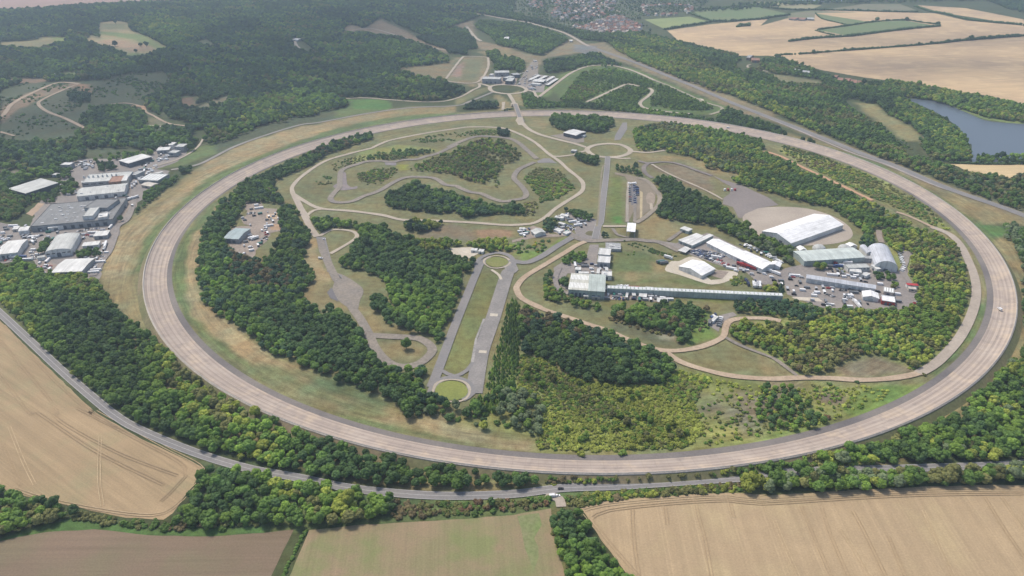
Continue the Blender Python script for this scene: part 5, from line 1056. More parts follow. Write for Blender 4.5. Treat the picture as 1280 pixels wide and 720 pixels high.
building("E5 435,325 470,338 612,232", 4, 'third white-roofed strip of three joined panel sheds', 'mono', .3, WGG, RW, name='panel_shed', doors=1)
building("E5 362,185 435,210 462,190", 4, 'small white-roofed shed behind the three joined panel sheds', 'mono', .3, WGG, RW, name='panel_shed', doors=1)
for i, q in enumerate(("E5 345,382 362,388 410,350", "E5 370,390 386,395 434,360", "E5 393,398 408,402 455,368")):
    building(q, 3, '%s of three narrow white canopies at the head of the car park' % ('left', 'middle', 'right')[i], 'mono', .2, WG, RW, name='canopy', cat='canopy', doors=0, open_front=True)
building("E5 600,312 828,425 890,368", 5, 'left one of two long white marquees end to end above the car park', 'gable_x', 2.6, WW, RT, name='marquee', cat='marquee', doors=3, dm=DOORW)
building("E5 836,428 1100,550 1172,485", 5.5, 'right one of two long white marquees end to end above the car park', 'gable_x', 2.8, WW, RT, name='marquee', cat='marquee', doors=4)
building("E5 350,525 555,608 645,535", 4.5, 'white pavilion tent with a low gable on the pale turning pad', 'gable_y', 3.2, WW, RT, name='pavilion_tent', cat='tent', doors=1, dm=DOORW)
building("B3 10,462 150,520 425,438", 6.5, 'huge white event tent on the round concrete pad', 'gable_y', 5.5, WW, RT, name='event_tent', cat='tent', doors=2)
building("E6 400,162 860,132 868,52", 6.5, 'long grey-green roofed hall below the huge white event tent', 'gable_x', 1.6, WGG, cladding('hall_roof', (.50,.55,.52)), name='hall', cat='hall', doors=3)
building("E6 935,205 1108,222 1115,90", 4, 'silver barrel-roofed hangar at the right end of the long hall', 'arch_y', 8.5, WW, RTL, name='hangar', cat='hangar', doors=1)
building("E6 415,290 940,372 945,345", 5.5, 'long narrow white shed on the paved yard', 'gable_x', 1.6, WW, RTL, name='long_shed', cat='shed', doors=9, dm=DOORW)
building("E6 848,432 968,448 972,408", 4.2, 'white gabled tent on the paved yard at the right', 'gable_y', 2.2, WW, RT, name='tent', cat='tent', doors=1, dm=DOORW)
building("E6 990,462 1090,478 1098,440", 4.5, 'white-topped hospitality unit with a red front', 'flat', 0, REDP, RT, name='hospitality_unit', cat='cabin', doors=2)
building("E6 1003,392 1080,406 1084,372", 3.6, 'pale striped cabin left of the road to the hangar', 'flat', 0, WCR, RP, name='cabin', cat='cabin', doors=1, skylights=4)
building("E6 735,218 900,212 905,180", 4.5, 'pale flat-roofed office left of the hangar, long wing', 'flat', 0, WW, RP, name='office', cat='office', doors=1, windows=6)
building("E6 905,190 950,225 968,210", 4.5, 'pale flat-roofed office left of the hangar, slanting wing', 'flat', 0, WW, RW, name='office', cat='office', doors=1)
building("E6 745,238 835,250 842,228", 4, 'small white flat building behind the long narrow shed', 'flat', 0, WW, RW, name='office', cat='office', doors=1)
building("E6 835,262 868,275 868,245", 4, 'white cube at the corner behind the long narrow shed', 'flat', 0, WW, RW, name='office', cat='office', doors=1)
building("E6 850,140 930,145 935,125", 5, 'grey link block between the long hall and the hangar', 'flat', 0, WG, RG, doors=0)
building("E6 875,105 922,105 922,50", 5, 'pale rounded shelter squeezed between the long hall and the hangar', 'arch_y', 2.5, WW, RTL, name='shelter', cat='shelter', doors=0)
building("E6 365,80 418,78 412,52", 3.5, 'small white pagoda tent left of the two domes', 'gable_y', 2, WW, RT, name='pagoda_tent', cat='tent', doors=0)
building("E6 745,52 802,45 795,22", 3.5, 'small white pagoda tent right of the two domes', 'gable_y', 2, WW, RT, name='pagoda_tent', cat='tent', doors=0)
building("E6 140,190 210,205 262,185", 4, 'white canopy tent at the right end of the long marquees', 'gable_y', 1.5, WW, RT, name='tent', cat='tent', doors=0)
building("E6 1185,345 1270,350 1272,335", 3.6, 'cabin with a bright red roof by the road to the hangar', 'flat', 0, WW, REDP, name='cabin', cat='cabin', doors=1)
building("E6 1195,372 1255,378 1258,362", 3, 'pinkish cabin below the one with the red roof', 'flat', 0, WCR, WCR, name='cabin', cat='cabin', doors=1)
for cx, l in ((510, 'left'), (705, 'right')):
    c = G(*px("E6 %d,68" % cx)[0]); o = empty('dome_shelter', (c[0], c[1], 0)); tag(o, '%s pale dome shelter behind the long grey-green hall' % l, 'dome'); clear(c[0], c[1], 10)
    q = MB(); R = 8; m = 10
    for k in range(5):
        a0, a1 = math.pi/2*k/5, math.pi/2*(k+1)/5
        if k < 4: q.cyl(0, 0, R*math.cos(a0), 5.5*math.sin(a0), 5.5*math.sin(a1), 16, 0, R*math.cos(a1))
        else: q.cyl(0, 0, R*math.cos(a0), 5.5*math.sin(a0), 5.5, 16, 0, .3)
    q.build('shell', RP, o); d = MB(); d.box(-1.5, 1.5, -R-.3, -R+1, 0, 2.6); d.build('door', DOORM, o)
building("E7 148,228 326,240 332,95", 8, 'main workshop with a sawtooth roof of pale rooflights', 'gable_x', .6, WGG, cladding('roof_cream', (.5,.5,.44), 2), name='workshop', cat='workshop', doors=4, skylights=14)
building("E7 328,242 474,250 484,100", 9.5, 'grey-green gabled workshop joined to the right of the one with the sawtooth roof', 'gable_x', 2.2, WGG, RGB_, name='workshop', cat='workshop', doors=2)
building("E4 775,420 882,428 890,370", 6, 'upper of two square white-roofed blocks beside the avenue', 'flat', 0, WG, RW, name='block', cat='building', doors=2)
building("E4 768,490 880,498 886,440", 6, 'lower of two square white-roofed blocks beside the avenue', 'flat', 0, WG, RW, name='block', cat='building', doors=2)
building("E4 568,555 618,558 622,535", 4, 'small white box above the left end of the sawtooth workshop', 'flat', 0, WW, RW, name='cabin', cat='cabin', doors=1)
building("E4 600,588 690,590 690,575", 4, 'thin white strip behind the sawtooth workshop', 'flat', 0, WW, RW, name='cabin', cat='cabin', doors=0)
building("E4 760,588 785,590 788,548", 5, 'narrow white block behind the joined workshops', 'flat', 0, WW, RW, name='cabin', cat='cabin', doors=0)
building("E4 805,610 898,615 902,575", 5, 'white block at the rear corner of the joined workshops', 'flat', 0, WW, RW, name='block', cat='building', doors=1, vents=3)
building("E4 840,562 864,563 866,536", 5, 'narrow white tower behind the joined workshops', 'flat', 0, WW, RW, name='block', cat='building', doors=0)
building("E4 845,370 980,375 982,320", 3, 'fenced grey equipment block beside the entrance road', 'flat', 0, WG, RG, name='plant_block', cat='building', doors=0, vents=9, vent_mat=RW)
# long walkway with rooflights
wk = building("C2 500,80 C3 112,118 118,104", 6.5, 'very long narrow walkway building with a row of square white rooflights', 'flat', 0, WGG, RGB_, name='covered_walkway', cat='walkway', doors=0)
c, L_, D_, a_ = rect_from("C2 500,80 C3 112,118 118,104", 6.5)
for k in range(44):
    q = MB(); cx = -L_/2+L_*(k+.5)/44; q.prism([(-D_*.36, 6.9), (0, 8.3), (D_*.36, 6.9)], 'x', cx-L_/44*.34, cx+L_/44*.34); q.build('roof_light', SKYL, wk)
for q, l in (("E7 780,292 850,300 850,255", 'white tank container beside the red trucks'), ("E7 868,265 905,268 905,232", 'small white store right of the tank container'), ("E7 945,345 1040,352 1040,310", 'cream open store at the end of the works yard'), ("E7 725,285 755,285 755,258", 'small square white cabin among the pink yard stores'), ("E7 660,300 680,302 680,255", 'narrow white container in the works yard'), ("E7 285,292 330,292 330,282", 'low white store in front of the sawtooth workshop'), ("E7 360,298 435,298 435,288", 'low white store in front of the gabled workshop')):
    building(q, 3, l, 'flat', 0, WCR, RW, name='store', cat='store', doors=1)
building("C2 1000,235 1015,240 1035,215", 3, 'white cabin in the small parking corner by the trail junction', 'flat', 0, WW, RW, name='cabin', cat='cabin', doors=1)
building("C2 990,248 1003,250 1010,232", 3, 'dark cabin in the small parking corner by the trail junction', 'flat', 0, WD, RD, name='cabin', cat='cabin', doors=1)
building("B1 1080,555 1110,556 1112,545", 3, 'left white hut on the old concrete base', 'flat', 0, WW, RW, name='hut', cat='hut', doors=1)
building("B1 1115,560 1140,562 1142,550", 3, 'right white hut on the old concrete base', 'flat', 0, WW, RW, name='hut', cat='hut', doors=1)
building("G7 1030,85 1060,88 1140,72", 7, 'grey farm barn at the edge of the far stubble', 'gable_x', 3, WBK, RG, name='barn', cat='barn', doors=1)
building("G7 1080,110 1150,112 1165,92", 6, 'red-brown farm building in front of the grey barn', 'gable_x', 3, WBK, RBR, name='barn', cat='barn', doors=1)
for i, q in enumerate(("A3 375,388 400,390 405,378", "A3 405,390 430,393 435,380", "A3 440,400 470,402 475,388", "A3 478,403 495,404 498,392", "A3 355,372 370,374 372,366")):
    building(q, 5, '%s red-roofed farm cottage from the left below the big stubble field' % ('second', 'third', 'fourth', 'fifth', 'first')[i], 'gable_x', 2.6, WCR if i % 2 else WBK, RBR, name='cottage', cat='cottage', doors=1, windows=2)
for i, q in enumerate(("A3 150,338 190,346 195,338", "A3 200,348 245,354 250,346")):
    building(q, 4, '%s long pale farm shed in the trees below the big stubble field' % ('left', 'right')[i], 'gable_x', 1.5, WG, RP, name='farm_shed', cat='shed', doors=1)
for i, q in enumerate(("A3 140,90 170,93 175,84", "A3 185,93 215,95 220,86", "A3 230,92 262,93 265,86")):
    building(q, 5, '%s barn of the distant farm among the pastures' % ('left', 'middle', 'right')[i], 'gable_x', 2.5, WG, RBR if i < 2 else RP, name='barn', cat='barn', doors=1)
building("A1 215,192 240,194 243,186", 5, 'white cabin in a clearing deep in the left forest', 'gable_x', 1.5, WW, RW, name='cabin', cat='cabin', doors=1)
building("A0 260,360 280,361 282,354", 5, 'pale cottage on the edge of the hill clearing', 'gable_x', 2, WCR, RP, name='cottage', cat='cottage', doors=1)
building("A0 820,696 845,698 848,690", 4, 'white hut at the head of the industrial estate', 'gable_x', 1, WW, RW, name='hut', cat='hut', doors=0)
# ------------------------------------------------------------------ bridge carrying the link road over the bowl
def bridge():
    a, b = np.array(G(*px("F4 605,160")[0], 3)), np.array(G(*px("F4 646,272")[0], 3)); c = (a+b)/2; L = np.linalg.norm(b-a)+8; ang = math.atan2(*(b-a)[::-1]); H = 6.2
    o = empty('road_bridge', (c[0], c[1], 0), ang); tag(o, 'concrete bridge carrying the pale link road over the top of the bowl track', 'bridge')
    q = MB(); q.box(-L/2, L/2, -5.2, 5.2, H-.9, H); q.build('deck', conc, o)
    q = MB(); q.box(-L/2, L/2, -3.6, 3.6, H+.004, H+.05); q.build('carriageway', roadg, o)
    for s in (-1, 1):
        q = MB(); q.box(-L/2, L/2, s*5-.15, s*5+.15, H, H+1.1); q.build('parapet', conc, o)
        q = MB(); n = len(q.v); q.add([(s*L/2, -5.2, H), (s*L/2, 5.2, H), (s*(L/2+34), 6, 0), (s*(L/2+34), -6, 0), (s*L/2, -9, 0), (s*L/2, 9, 0)], [(0,1,2,3), (0,3,4), (1,5,2), (0,4,5,1)]); q.build('approach_ramp', lane, o)
    for x in (-L*.32, 0, L*.32):
        q = MB(); q.box(x-.6, x+.6, -4.2, 4.2, 0, H-.9); q.build('pier', conc, o)
    clear(c[0], c[1], 30)
bridge()
# ------------------------------------------------------------------ vehicles
PAINT = [plain('paint_'+n, c, .3, .5) for n, c in (('white', (.75,.75,.75)), ('silver', (.42,.43,.45)), ('black', (.02,.02,.025)), ('blue', (.05,.09,.22)), ('red', (.38,.03,.03)), ('grey', (.16,.17,.18)), ('navy', (.03,.04,.09)), ('green', (.03,.15,.12)))]
CG = plain('car_glass', (.02,.025,.03), .1, .6); TY = plain('tyre', (.02,.02,.02), .9)
def wheels(b, xs, w, r, m): 
    for x in xs:
        for s in (-1, 1): b.cyl(x, r, r, s*w-.12, s*w+.12, 10, m, None, 'y')
def body_car(b, m, g):
    b.prism([(-2.15,.35), (2.15,.35), (2.2,.7), (2.0,.85), (1.0,.98), (-1.9,1.0), (-2.2,.85)], 'y', -.88, .88, m)
    n = len(b.v); z0, z1 = .95, 1.46
    b.add([(-1.75,-.8,z0), (1.05,-.8,z0), (1.05,.8,z0), (-1.75,.8,z0), (-1.3,-.64,z1), (.35,-.64,z1), (.35,.64,z1), (-1.3,.64,z1)], [(0,1,5,4), (1,2,6,5), (2,3,7,6), (3,0,4,7)], g)
    b.box(-1.32, .37, -.66, .66, z1-.01, z1+.05, m)
def body_van(b, m, g):
    b.prism([(-2.6,.4), (2.6,.4), (2.65,1.15), (1.9,1.35), (1.25,2.15), (-2.6,2.2)], 'y', -.98, .98, m)
    b.add([(1.88,-.86,1.4), (1.88,.86,1.4), (1.36,.8,2.07), (1.36,-.8,2.07)], [(0,1,2,3)], g)
def body_lorry(b, m, g):
    b.box(-5.8, 2.6, -1.25, 1.25, 1.1, 3.7, m); b.prism([(2.9,.5), (5.0,.5), (5.1,1.6), (4.7,3.0), (2.9,3.05)], 'y', -1.2, 1.2, m); b.box(-5.8, 5, -.5, .5, .7, 1.1, 2); b.add([(5.12,-1,1.7), (5.12,1,1.7), (4.78,1,2.85), (4.78,-1,2.85)], [(0,1,2,3)], g)
VM = {}
for k, fn, xs, w, r in (('car', body_car, (-1.35, 1.35), .8, .33), ('van', body_van, (-1.6, 1.65), .88, .36), ('lorry', body_lorry, (-4.6, -3.4, 3.9), 1.05, .5)):
    for i, pm in enumerate(PAINT):
        b = MB(); fn(b, 0, 1); wheels(b, xs, w, r, 2); VM[k, i] = b.me(k, [pm, CG, TY])
def vehicle(k, col, x, y, a, label, group=None, z=.12):
    nm = {'car': 'parked_car', 'van': 'parked_van', 'lorry': 'parked_lorry'}[k]; o = link(nm, VM[k, col]); o.location = (x, y, z); o.rotation_euler = (0, 0, a)
    tag(o, label, k, group); return o
def detailed(kind, col, x, y, a, label, name, cat):     # on the open road : with parts
    o = empty(name, (x, y, .14), a); tag(o, label, cat)
    q = MB()
    if kind == 'car': q.prism([(-2.15,.35), (2.15,.35), (2.2,.7), (2.0,.85), (1.0,.98), (-1.9,1.0), (-2.2,.85)], 'y', -.88, .88); q.box(-1.32, .37, -.66, .66, 1.45, 1.51); xs, w, r = (-1.35, 1.35), .8, .33
    else: q.prism([(-2.6,.4), (2.6,.4), (2.65,1.15), (1.9,1.35), (1.25,2.15), (-2.6,2.2)], 'y', -.98, .98); xs, w, r = (-1.6, 1.65), .88, .36
    q.build('body', PAINT[col], o); q = MB()
    if kind == 'car': q.add([(-1.75,-.8,.95), (1.05,-.8,.95), (1.05,.8,.95), (-1.75,.8,.95), (-1.3,-.64,1.46), (.35,-.64,1.46), (.35,.64,1.46), (-1.3,.64,1.46)], [(0,1,5,4), (1,2,6,5), (2,3,7,6), (3,0,4,7)]).build('windows', CG, o)
    else: q.add([(1.9,-.86,1.4), (1.9,.86,1.4), (1.38,.8,2.07), (1.38,-.8,2.07)], [(0,1,2,3)]).build('windscreen', CG, o)
    for x_ in xs:
        for s in (-1, 1): q = MB(); q.cyl(x_, r, r, s*w-.12, s*w+.12, 12, 0, None, 'y'); q.build('wheel', TY, o)
def at(s): return G(*px(s)[0])
x, y = at("D2 243,349"); detailed('car', 2, x, y, math.radians(4), 'dark car driving along the public road past the layby', 'passing_car', 'car')
x, y = at("D2 210,380"); detailed('van', 0, x, y, math.radians(6), 'left white vehicle waiting at the mouth of the layby below the public road', 'waiting_van', 'van')
x, y = at("D2 228,378"); detailed('car', 0, x, y, math.radians(6), 'white car just right of the other white vehicle at the layby mouth', 'waiting_car', 'car')
x, y = at("D2 1032,305"); detailed('van', 2, x, y, math.radians(8), 'dark vehicle on the public road right before the trees hide it', 'passing_van', 'van')
x, y = at("G8 1085,602"); detailed('van', 0, x, y, math.radians(-8), 'white van parked on the left edge of the west track', 'parked_van', 'van')
x, y = at("G8 1115,430"); detailed('car', 0, x, y, math.radians(15), 'white car on the west track where the teardrop lane leaves it', 'parked_car', 'car')
x, y = at("G1 1000,135"); detailed('van', 0, x, y, math.radians(95), 'white van driving round the right side of the banked bowl track', 'track_van', 'van')
x, y = at("F3 935,440"); detailed('van', 0, x, y, math.radians(-12), 'white van on the far part of the banked bowl track', 'track_van', 'van')
bpy.data.objects['track_van'].location.z = 1.6; bpy.data.objects['track_van.001'].location.z = 1.6
rv = random.Random(5)
def row(s0, s1, n, k, label, group, turn=90, cols=(0,0,1,2,5,6,3,0,1,4), jit=.2, skip=.08):
    a, b = np.array(at(s0)), np.array(at(s1)); ang = math.atan2(*(b-a)[::-1])+math.radians(turn)
    for i in range(n):
        if rv.random() < skip: continue
        p = a+(b-a)*(i+.5)/n; vehicle(k, rv.choice(cols), p[0]+rv.uniform(-jit, jit), p[1]+rv.uniform(-jit, jit), ang+rv.uniform(-.04, .04)+(math.pi if rv.random() < .4 else 0), label, group)
g = 'cars in the packed car park below the long marquees'; lb = 'car in the packed diagonal car park below the long white marquees'
for d in range(5):
    row("E5 %d,%d" % (435+d*22, 392-d*3), "E5 %d,%d" % (640+d*38, 478-d*10-4), 19, 'car', lb, g, 62, (2,6,6,5,2,3,0,1))
row("E5 650,478", "E5 800,515", 9, 'car', lb, g, 75, (0,0,1,4,2)); row("E5 640,462", "E5 740,480", 6, 'car', lb, g, 75, (4,2,0))
g = 'vehicles on the test ground pad'; lb = 'vehicle in the two rows on the dark pad of the test ground'
row("G5 480,235", "G5 488,385", 8, 'car', lb, g, 90, (1,5,6,4,0)); row("G5 525,225", "G5 530,395", 10, 'car', lb, g, 90, (3,6,3,5,1)); row("G5 548,225", "G5 552,330", 6, 'van', lb, g, 90, (3,6,5))
row("G5 468,218", "G5 545,214", 5, 'van', 'white van at the head of the test ground pad', 'white vans heading the test ground pad', 90, (0,), skip=0)
g = 'vehicles around the industrial estate'; lb = 'vehicle parked loose between the sheds of the left industrial estate'
row("E1 210,270", "E1 350,262", 7, 'van', lb, g, 60, (0,0,1,0)); row("E1 230,250", "E1 330,285", 5, 'car', lb, g, 40); row("E1 690,215", "E1 900,185", 10, 'car', lb, g, 80); row("E1 700,235", "E1 820,250", 5, 'car', lb, g, 80, (2,4,0,5))
row("B0 545,420", "B0 555,375", 3, 'lorry', 'white lorry beside the right end of the dark warehouse', 'lorries by the warehouse', 0, (0,), 0, 0)
row("B0 60,600", "B0 80,590", 1, 'lorry', 'white lorry beside a blue one by the left sheds of the estate', None, 100, (0,), 0, 0); row("B0 95,600", "B0 120,585", 1, 'lorry', 'blue lorry beside a white one by the left sheds of the estate', None, 100, (3,), 0, 0)
row("E1 280,300", "E1 310,330", 1, 'lorry', 'white lorry between the left white-roofed shed and the curved-roof hall', None, 0, (0,), 0, 0)
row("E1 280,420", "E1 320,470", 3, 'car', lb, g, 60, (4,0,1)); row("E1 330,540", "E1 470,525", 4, 'car', lb, g, 10, (2,4,1)); row("E1 0,480", "E1 110,470", 5, 'car', lb, g, 80); row("E1 850,530", "E1 940,430", 4, 'car', lb, g, 90, (1,4,0)); row("E1 945,370", "E1 960,320", 2, 'lorry', 'white trailer on the right edge road of the estate', 'trailers on the estate edge road', 0, (0,), 0, 0)
row("E0 830,545", "E0 1050,522", 9, 'car', lb, g, 90, (2,5,0,3)); row("E2 430,580", "E2 510,560", 3, 'lorry', 'white lorry in the short row above the pink yard', 'lorries above the pink yard', 15, (0,), .2, 0); row("E2 540,240", "E2 660,225", 8, 'van', lb, g, 70, (0,3,3,0,1)); row("E2 560,260", "E2 650,245", 5, 'car', lb, g, 70, (3,0,6)); row("E2 690,215", "E2 800,215", 5, 'van', lb, g, 60, (0,1,0)); row("E2 510,340", "E2 580,335", 4, 'van', lb, g, 60, (0,1)); row("E2 460,480", "E2 520,420", 3, 'lorry', 'pale trailer below the striped flat-roofed building', 'trailers below the striped building', 20, (0,1), .2, 0)
row("E2 270,600", "E2 350,690", 5, 'van', lb, g, 80, (0,0,5)); row("E2 0,235", "E2 120,280", 9, 'van', 'van in the compound left of the dark-walled shed', 'vans in the compound', 60, (0,1,5,0)); row("E2 0,260", "E2 90,270", 7, 'van', 'van in the compound left of the dark-walled shed', 'vans in the compound', 60, (0,1,5,0)); row("E1 0,270", "E1 60,300", 3, 'van', lb, g, 80, (0,1)); row("E1 110,440", "E1 170,450", 3, 'car', lb, g, 80, (2,0))
row("G8 465,420", "G8 500,430", 2, 'lorry', 'white lorry of the pair side by side in the gravel yard', 'two white lorries in the gravel yard', 75, (0,), 0, 0); g = 'vehicles in the gravel yard inside the wood'; lb = 'vehicle left at the edge of the gravel yard inside the wood'
row("G8 585,320", "G8 600,440", 6, 'car', lb, g, 80, (0,2,4,0)); row("G8 420,200", "G8 500,190", 6, 'car', lb, g, 80, (2,0,5)); row("G8 280,560", "G8 420,560", 3, 'van', lb, g, 80, (0,), skip=0); row("G8 440,385", "G8 460,400", 1, 'van', lb, g, 80, (0,), skip=0); row("G8 365,410", "G8 380,415", 1, 'van', lb, g, 80, (0,), skip=0)
g = 'vehicles in the north parking ground'; lb = 'vehicle parked around the north cluster of buildings'
row("E3 560,310", "E3 640,245", 9, 'car', lb, g, 90, (0,0,1,2)); row("E3 640,355", "E3 720,380", 8, 'car', lb, g, 80); row("E3 650,370", "E3 690,385", 4, 'car', lb, g, 80); row("E3 800,330", "E3 900,275", 7, 'van', lb, g, 60, (0,0,1)); row("E3 430,320", "E3 540,325", 4, 'car', lb, g, 80, (2,0)); row("E3 560,240", "E3 620,228", 4, 'van', lb, g, 50, (0,))
g = 'vehicles in the dark parking yard by the loop track'; lb = 'vehicle in the dark parking yard below the loop track'
row("E4 440,145", "E4 560,175", 6, 'car', lb, g, 70, (0,1,3)); row("E4 490,165", "E4 600,215", 4, 'car', lb, g, 50, (2,0)); row("E4 440,75", "E4 510,60", 4, 'van', lb, g, 30, (0,3)); row("E4 650,115", "E4 680,118", 2, 'van', lb, g, 60, (0,), skip=0); row("E4 80,220", "E4 130,200", 3, 'van', lb, g, 60, (0,1)); row("E4 370,185", "E4 400,180", 2, 'van', lb, g, 60, (0,))
g = 'cars on the equipment yard by the entrance road'
row("E5 180,490", "E5 225,505", 3, 'lorry', 'lorry parked at the left of the pale pad of the pavilion tent', 'lorries by the pavilion pad', 60, (7,5,0), .2, 0); row("E5 225,448", "E5 290,465", 1, 'lorry', 'long white trailer behind the pavilion pad', None, 0, (0,), 0, 0)
row("E5 900,515", "E5 1070,570", 7, 'lorry', 'red lorry in the line along the right long marquee', 'red lorries along the marquee', 10, (4,), .3, 0); row("E5 900,555", "E5 970,570", 3, 'van', 'van facing the red lorries across the road', 'vans facing the red lorries', 20, (1,0)); row("E5 1100,595", "E5 1140,605", 1, 'van', 'white van at the end of the red lorries', None, 0, (0,), 0, 0)
row("E6 5,350", "E6 60,355", 5, 'lorry', 'pale trailer in the row standing on end by the walkway end', 'trailers by the walkway end', 90, (1,0,0), .2, 0); row("E5 950,660", "E5 975,700", 2, 'lorry', 'dark lorry left of the pale trailers', 'dark lorries by the trailers', 0, (6,), .2, 0)
row("E6 110,235", "E6 200,270", 2, 'lorry', 'cream trailer right of the long marquees', 'cream trailers right of the marquees', 0, (0,), .2, 0); row("E6 110,120", "E6 230,180", 8, 'van', 'white van behind the long marquees', 'vans behind the marquees', 60, (0,0,1)); row("E5 940,330", "E5 1200,440", 10, 'van', 'white van behind the long marquees', 'vans behind the marquees', 50, (0,1,0,5), .8)
g = 'vehicles on the paved yard around the long narrow shed'; lb = 'vehicle parked on the paved yard around the long narrow shed'
row("E6 600,178", "E6 630,185", 1, 'lorry', 'orange-red lorry behind the round tree of the paved yard', None, 0, (4,), 0, 0); row("E6 620,208", "E6 680,212", 1, 'lorry', 'blue lorry below the orange-red one', None, 0, (3,), 0, 0); row("E6 660,170", "E6 730,185", 3, 'lorry', 'white lorry right of the orange-red one', 'white lorries by the office', 25, (0,), .3, 0)
row("E6 670,260", "E6 870,295", 15, 'car', lb, g, 90, (2,1,5)); row("E6 665,385", "E6 720,385", 4, 'car', lb, g, 60, (2,5)); row("E6 735,378", "E6 825,395", 6, 'car', lb, g, 70, (2,2,5)); row("E6 560,415", "E6 640,440", 6, 'car', lb, g, 60, (2,5,1)); row("E6 695,430", "E6 770,425", 7, 'van', lb, g, 60, (2,1,0,5)); row("E6 700,445", "E6 770,440", 5, 'car', lb, g, 60, (0,1,2)); row("E6 575,370", "E6 595,372", 2, 'car', lb, g, 20, (4,), skip=0)
row("E6 775,470", "E6 820,520", 2, 'lorry', 'white lorry at the lower edge of the paved yard', 'white lorries at the lower edge of the paved yard', 0, (0,), .2, 0); row("E6 560,492", "E6 620,500", 2, 'van', lb, g, 0, (0,1)); row("E6 465,408", "E6 500,410", 1, 'van', lb, g, 0, (0,), skip=0); row("E6 1135,250", "E6 1160,200", 4, 'van', lb, g, 60, (0,1)); row("E6 1120,100", "E6 1150,190", 6, 'van', lb, g, 60, (0,1,5)); row("E6 300,285", "E6 330,288", 1, 'car', lb, g, 0, (4,), skip=0); row("E6 330,352", "E6 350,354", 1, 'car', lb, g, 0, (2,), skip=0); row("E6 1215,500", "E6 1260,470", 3, 'car', lb, g, 60, (4,0)); row("E6 1060,505", "E6 1090,500", 2, 'car', lb, g, 20, (4,))
g = 'vehicles in the works yard under the walkway'; lb = 'vehicle in the works yard below the long roof-lit walkway'
row("E7 700,228", "E7 770,230", 3, 'lorry', 'red lorry close under the walkway', 'red lorries under the walkway', 0, (4,), .3, 0); row("E7 790,238", "E7 860,240", 3, 'lorry', 'dark blue lorry close under the walkway', 'dark lorries under the walkway', 0, (6,), .3, 0); row("E7 870,238", "E7 905,240", 1, 'lorry', 'white lorry close under the walkway', None, 0, (0,), 0, 0); row("E7 585,205", "E7 680,210", 5, 'van', lb, g, 40, (0,1)); row("E7 640,290", "E7 690,300", 4, 'car', lb, g, 70, (2,7)); row("E7 990,270", "E7 1040,280", 4, 'van', lb, g, 60, (4,2)); row("E7 450,300", "E7 620,320", 6, 'car', lb, g, 70)
g = 'vehicles in the small parking corner by the trail junction'; lb = 'vehicle in the small parking corner by the trail junction'
row("C2 1040,270", "C2 1050,220", 5, 'van', lb, g, 80, (0,1,5)); row("C2 1000,225", "C2 1030,210", 3, 'van', lb, g, 60, (3,0,6))
row("G6 1150,690", "G6 1160,660", 1, 'van', 'white van by the north hill route', None, 0, (0,), 0, 0)
BOXM = []
for i, (l, c0) in enumerate(((6, 0), (6, 5), (12, 0), (4, 1), (6, 1), (5, 0), (9, 5), (6, 7))):
    b = MB(); b.box(-l/2, l/2, -1.22, 1.22, 0, 2.5, 0); b.box(-l/2-.03, -l/2+.1, -1.1, 1.1, .1, 2.4, 1)
    for k in range(int(l)): b.box(-l/2+k+.2, -l/2+k+.5, -1.27, 1.27, .1, 2.45, 0)
    BOXM.append(b.me('storage_container', [PAINT[c0], CG]))
def clutter(poly, n, label, group, ang=0, cols=None):
    q = P(poly); a = np.array(q); lo, hi = a.min(0), a.max(0); c = 0
    for _ in range(n*80):
        x, y = rv.uniform(lo[0], hi[0]), rv.uniform(lo[1], hi[1])
        if not inpoly(np.array([x]), np.array([y]), q)[0] or any((x-u)**2+(y-v)**2 < (r_*.92)**2 for u, v, r_ in KEEP) or any((x-u)**2+(y-v)**2 < 30 for u, v in CLT): continue
        CLT.append((x, y)); c += 1; aa = ang+rv.choice((0, 0, math.pi/2))+rv.uniform(-.06, .06)
        if rv.random() < .55: o = link('storage_container', rv.choice(BOXM)); o.location = (x, y, .1); o.rotation_euler = (0, 0, aa); tag(o, label[0], 'container', group[0])
        else: vehicle('car' if rv.random() < .22 else 'van', rv.choice((0,0,0,1,1,2,5,5,2,6)), x, y, aa, label[1], group[1])
        if c >= n: break
CLT = []
LE = ('steel container or cabin set down in the yards of the left industrial estate', 'vehicle parked singly in the yards of the left industrial estate'); GE = ('containers in the estate yards', 'single vehicles in the estate yards')
clutter("E1 0,180 260,150 330,200 900,190 1000,130 1040,190 960,430 880,440 640,440 430,470 300,480 0,470", 62, LE, GE, .15)
clutter("E0 500,430 720,440 1100,420 1180,520 1190,600 1224,640 1000,720 980,560 700,575 560,590", 26, LE, GE, .15)
clutter("E2 280,560 520,430 720,280 560,250 520,330 420,400 380,560", 24, LE, GE, .3); clutter("E2 520,240 900,120 940,170 700,240 560,280", 18, LE, GE, .3); clutter("E0 650,230 860,230 860,300 700,310", 14, LE, GE, .3); clutter("E1 330,490 470,470 450,590 340,610", 6, LE, GE, .15); clutter("E1 770,450 930,440 860,600 780,600", 8, LE, GE, .15)
LE = ('container or cabin standing on the paved yards between the tents and the long walkway', 'vehicle parked singly on the paved yards between the tents and the long walkway'); GE = ('containers on the paved yards', 'single vehicles on the paved yards')
clutter("E6 0,260 300,250 420,310 920,390 960,330 1000,310 1100,400 1130,470 1060,520 540,520 260,400 0,320", 40, LE, GE, -.2); clutter("E6 560,190 740,200 880,270 900,330 600,270", 16, LE, GE, -.2); clutter("E5 640,420 830,500 960,520 1100,600 1100,640 900,600 760,540 620,460", 10, LE, GE, -.5); clutter("E5 900,330 1224,430 1224,470 1180,460 900,350", 12, LE, GE, -.5)
